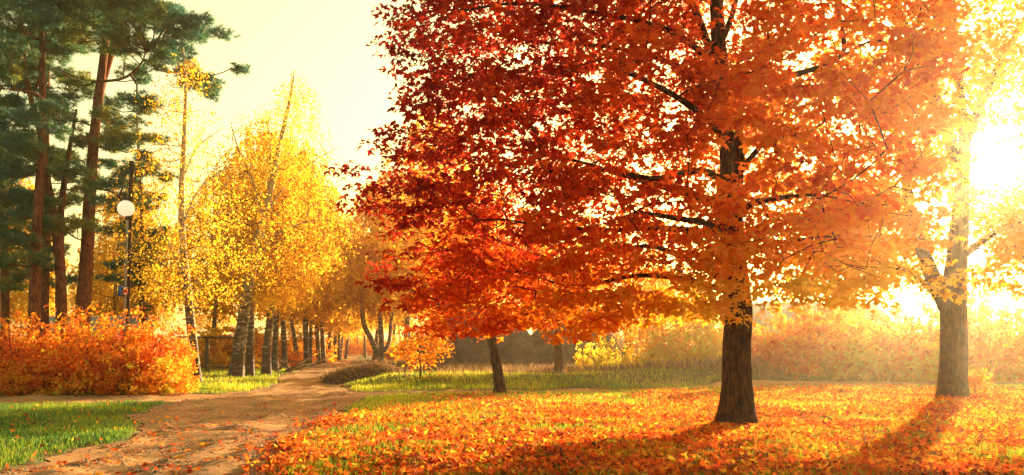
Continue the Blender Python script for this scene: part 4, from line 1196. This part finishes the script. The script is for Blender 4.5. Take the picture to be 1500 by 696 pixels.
rock(gx(455, 50.5), 50.5, .16, 'small pale stone nearest the branch pile', 3)

# ------------------------------------------------------------------ lamp post
lx, ld = gx(183, 33), 33.0
lz0 = H1(lx, ld)
lamp = empty('street_lamp', (lx, ld, lz0), 'street lamp with one round white globe on a tall post behind the orange shrubs', 'street lamp')
def Lp(px_, py_, dd=0): return W(px_, py_, ld + dd) - np.array([lx, ld, lz0])
mb = MB(); mb.tube([(0, 0, -.2), Lp(182.5, 470), Lp(185, 380), Lp(187, 312)], [.055, .05, .045, .04], 10); mb.build('pole', M['grey_metal'], lamp, True)
mb = MB(); mb.tube([(0.09, .12, -.2), Lp(186, 470, .12), Lp(189, 350, .12), Lp(191, 300, .12), Lp(193, 240, .12)], [.10, .09, .085, .08, .075], 12); mb.build('timber_mast', M['branch_bark'], lamp, True)
mb = MB(); mb.tube([Lp(192.5, 243, .12), Lp(193, 236, .12)], [.10, .085], 12); mb.build('mast_cap', M['dark_metal'], lamp, True)
mb = MB(); mb.tube([Lp(187, 316), Lp(186.5, 322)], [.09, .06], 12); mb.tube([Lp(184, 288), Lp(184, 293)], [.045, .085], 12); mb.build('lamp_collar', M['dark_metal'], lamp, True)
mb = MB(); mb.tube([Lp(191, 285, .1), Lp(188, 276), Lp(184.5, 280), Lp(184, 290)], [.022, .022, .022, .022], 8); mb.build('lamp_bracket', M['dark_metal'], lamp, True)
import bmesh
bm = bmesh.new(); bmesh.ops.create_uvsphere(bm, u_segments=32, v_segments=20, radius=.315)
for f in bm.faces: f.smooth = True
me = bpy.data.meshes.new('globe'); bm.to_mesh(me); bm.free(); me.materials.append(M['opal_glass'])
gl = link('globe', me, lamp, tuple(Lp(184.5, 305.5, -.02)))
mb = MB(); mb.box(Lp(177.5, 426.5, -.10), (.12, .03, .20)); mb.build('blue_sign', M['blue_paint'], lamp)
mb = MB(); mb.box(Lp(183.5, 426, -.12), (.085, .02, .15)); s1 = mb.build('notice_board', M['red_paint'], lamp)
mb = MB(); mb.box(Lp(183.5, 422.5, -.146), (.062, .004, .045)); mb.box(Lp(183.5, 430, -.146), (.062, .004, .035)); mb.build('notice_panel', M['white_paint'], s1)

# ------------------------------------------------------------------ walls, fences, buildings
def panel_wall(name, label, x0, x1, y, z0, z1, n, mat, post):
    root = empty(name, ((x0 + x1) / 2, y, 0), label, 'wall')
    w = (x1 - x0) / n
    for i in range(n):
        mb = MB(); cx = x0 + w * (i + .5) - (x0 + x1) / 2
        mb.box((cx, 0, (z0 + z1) / 2), (w / 2 - .07, .05, (z1 - z0) / 2))
        mb.build('panel', M[mat], root)
    for i in range(n + 1):
        mb = MB(); mb.box((x0 + w * i - (x0 + x1) / 2, 0, (z1 + .08) / 2 + z0 / 2), (.09, .09, (z1 - z0) / 2 + .08)); mb.build('post', M[post], root)
    return root
panel_wall('concrete_wall', 'long grey concrete panel wall behind the pines and lamp post', gx(60, 56), gx(222, 56), 56, -.2, 3.6, 5, 'concrete', 'concrete')
# wooden garden fence
fx0, fx1, fy = gx(262, 50), gx(345, 50), 50.0
fr_ = empty('wooden_fence', ((fx0 + fx1) / 2, fy, H1(-18, 50)), 'weathered wooden post and rail fence behind the slim birch', 'fence')
for k in range(3):
    mb = MB(); mb.box((fx0 - (fx0 + fx1) / 2 + (fx1 - fx0) / 2 * k, 0, 1.0 if k < 2 else 1.15), (.10, .09, 1.1), j=.02); mb.build('post', M['old_wood'], fr_)
for z in (.35, 2.05):
    mb = MB(); mb.box((0, -.12, z), ((fx1 - fx0) / 2, .03, .06), ry=.01, j=.01); mb.build('rail', M['old_wood'], fr_)

def shed(name, label, cat, x0, x1, y, depth, zw, zr, nwin, roofm='roof_sheet', wallm='plaster'):
    cx = (x0 + x1) / 2; root = empty(name, (cx, y, 0), label, cat); w = x1 - x0
    mb = MB(); mb.box((0, depth / 2, zw / 2 - .2), (w / 2, depth / 2, zw / 2 + .2)); wl = mb.build('wall', M[wallm], root)
    # pitched roof, front slope down to the viewer, with corrugation ribs
    n = int(w / .35); v = []; f = []
    for i in range(n * 2 + 1):
        x_ = -w / 2 - .3 + (w + .6) * i / (n * 2); dz = .05 if i % 2 else 0
        v += [(x_, -.5, zw - .15 + dz), (x_, depth / 2, zr + dz), (x_, depth + .5, zw - .15 + dz)]
    for i in range(n * 2):
        b = i * 3; f += [[b, b + 3, b + 4, b + 1], [b + 1, b + 4, b + 5, b + 2]]
    m2 = MB(); m2.add(np.array(v), np.array(f)); rf_ = m2.build('roof', M[roofm], root)
    md = rf_.modifiers.new('thickness', 'SOLIDIFY'); md.thickness = .06
    for i in range(nwin):
        xw = -w / 2 + w * (i + .5) / nwin
        mb = MB(); mb.box((xw, -.03, zw * .55), (.62, .04, .52)); wn = mb.build('window', M['white_paint'], root)
        mb = MB(); mb.box((xw, -.08, zw * .55), (.5, .015, .40)); mb.build('pane', M['glass_dark'], wn)
    return root
shed('storage_shed', 'low grey roofed shed glimpsed behind the earth mounds', 'shed', gx(815, 64), gx(905, 64), 64, 4, 3.2, 4.6, 2)
shed('long_building', 'long pale low building half hidden by haze behind the right shrubs', 'building', gx(1095, 58), gx(1300, 58), 58, 5, 3.3, 4.7, 4)

# ------------------------------------------------------------------ haze
hb = MB(); hb.box((0, 30, 14.0), (1150, 1150, 16.0))
hz_ = hb.build('haze', bpy.data.materials.new('haze'))
m = hz_.data.materials[0]; m.use_nodes = True; m.node_tree.nodes.clear()
ho = m.node_tree.nodes.new('ShaderNodeOutputMaterial'); pv = m.node_tree.nodes.new('ShaderNodeVolumePrincipled')
pv.inputs['Color'].default_value = (1, .86, .64, 1)
pv.inputs['Density'].default_value = .0009
pv.inputs['Anisotropy'].default_value = .82
m.node_tree.links.new(pv.outputs[0], ho.inputs['Volume'])
prop(hz_, kind='stuff')
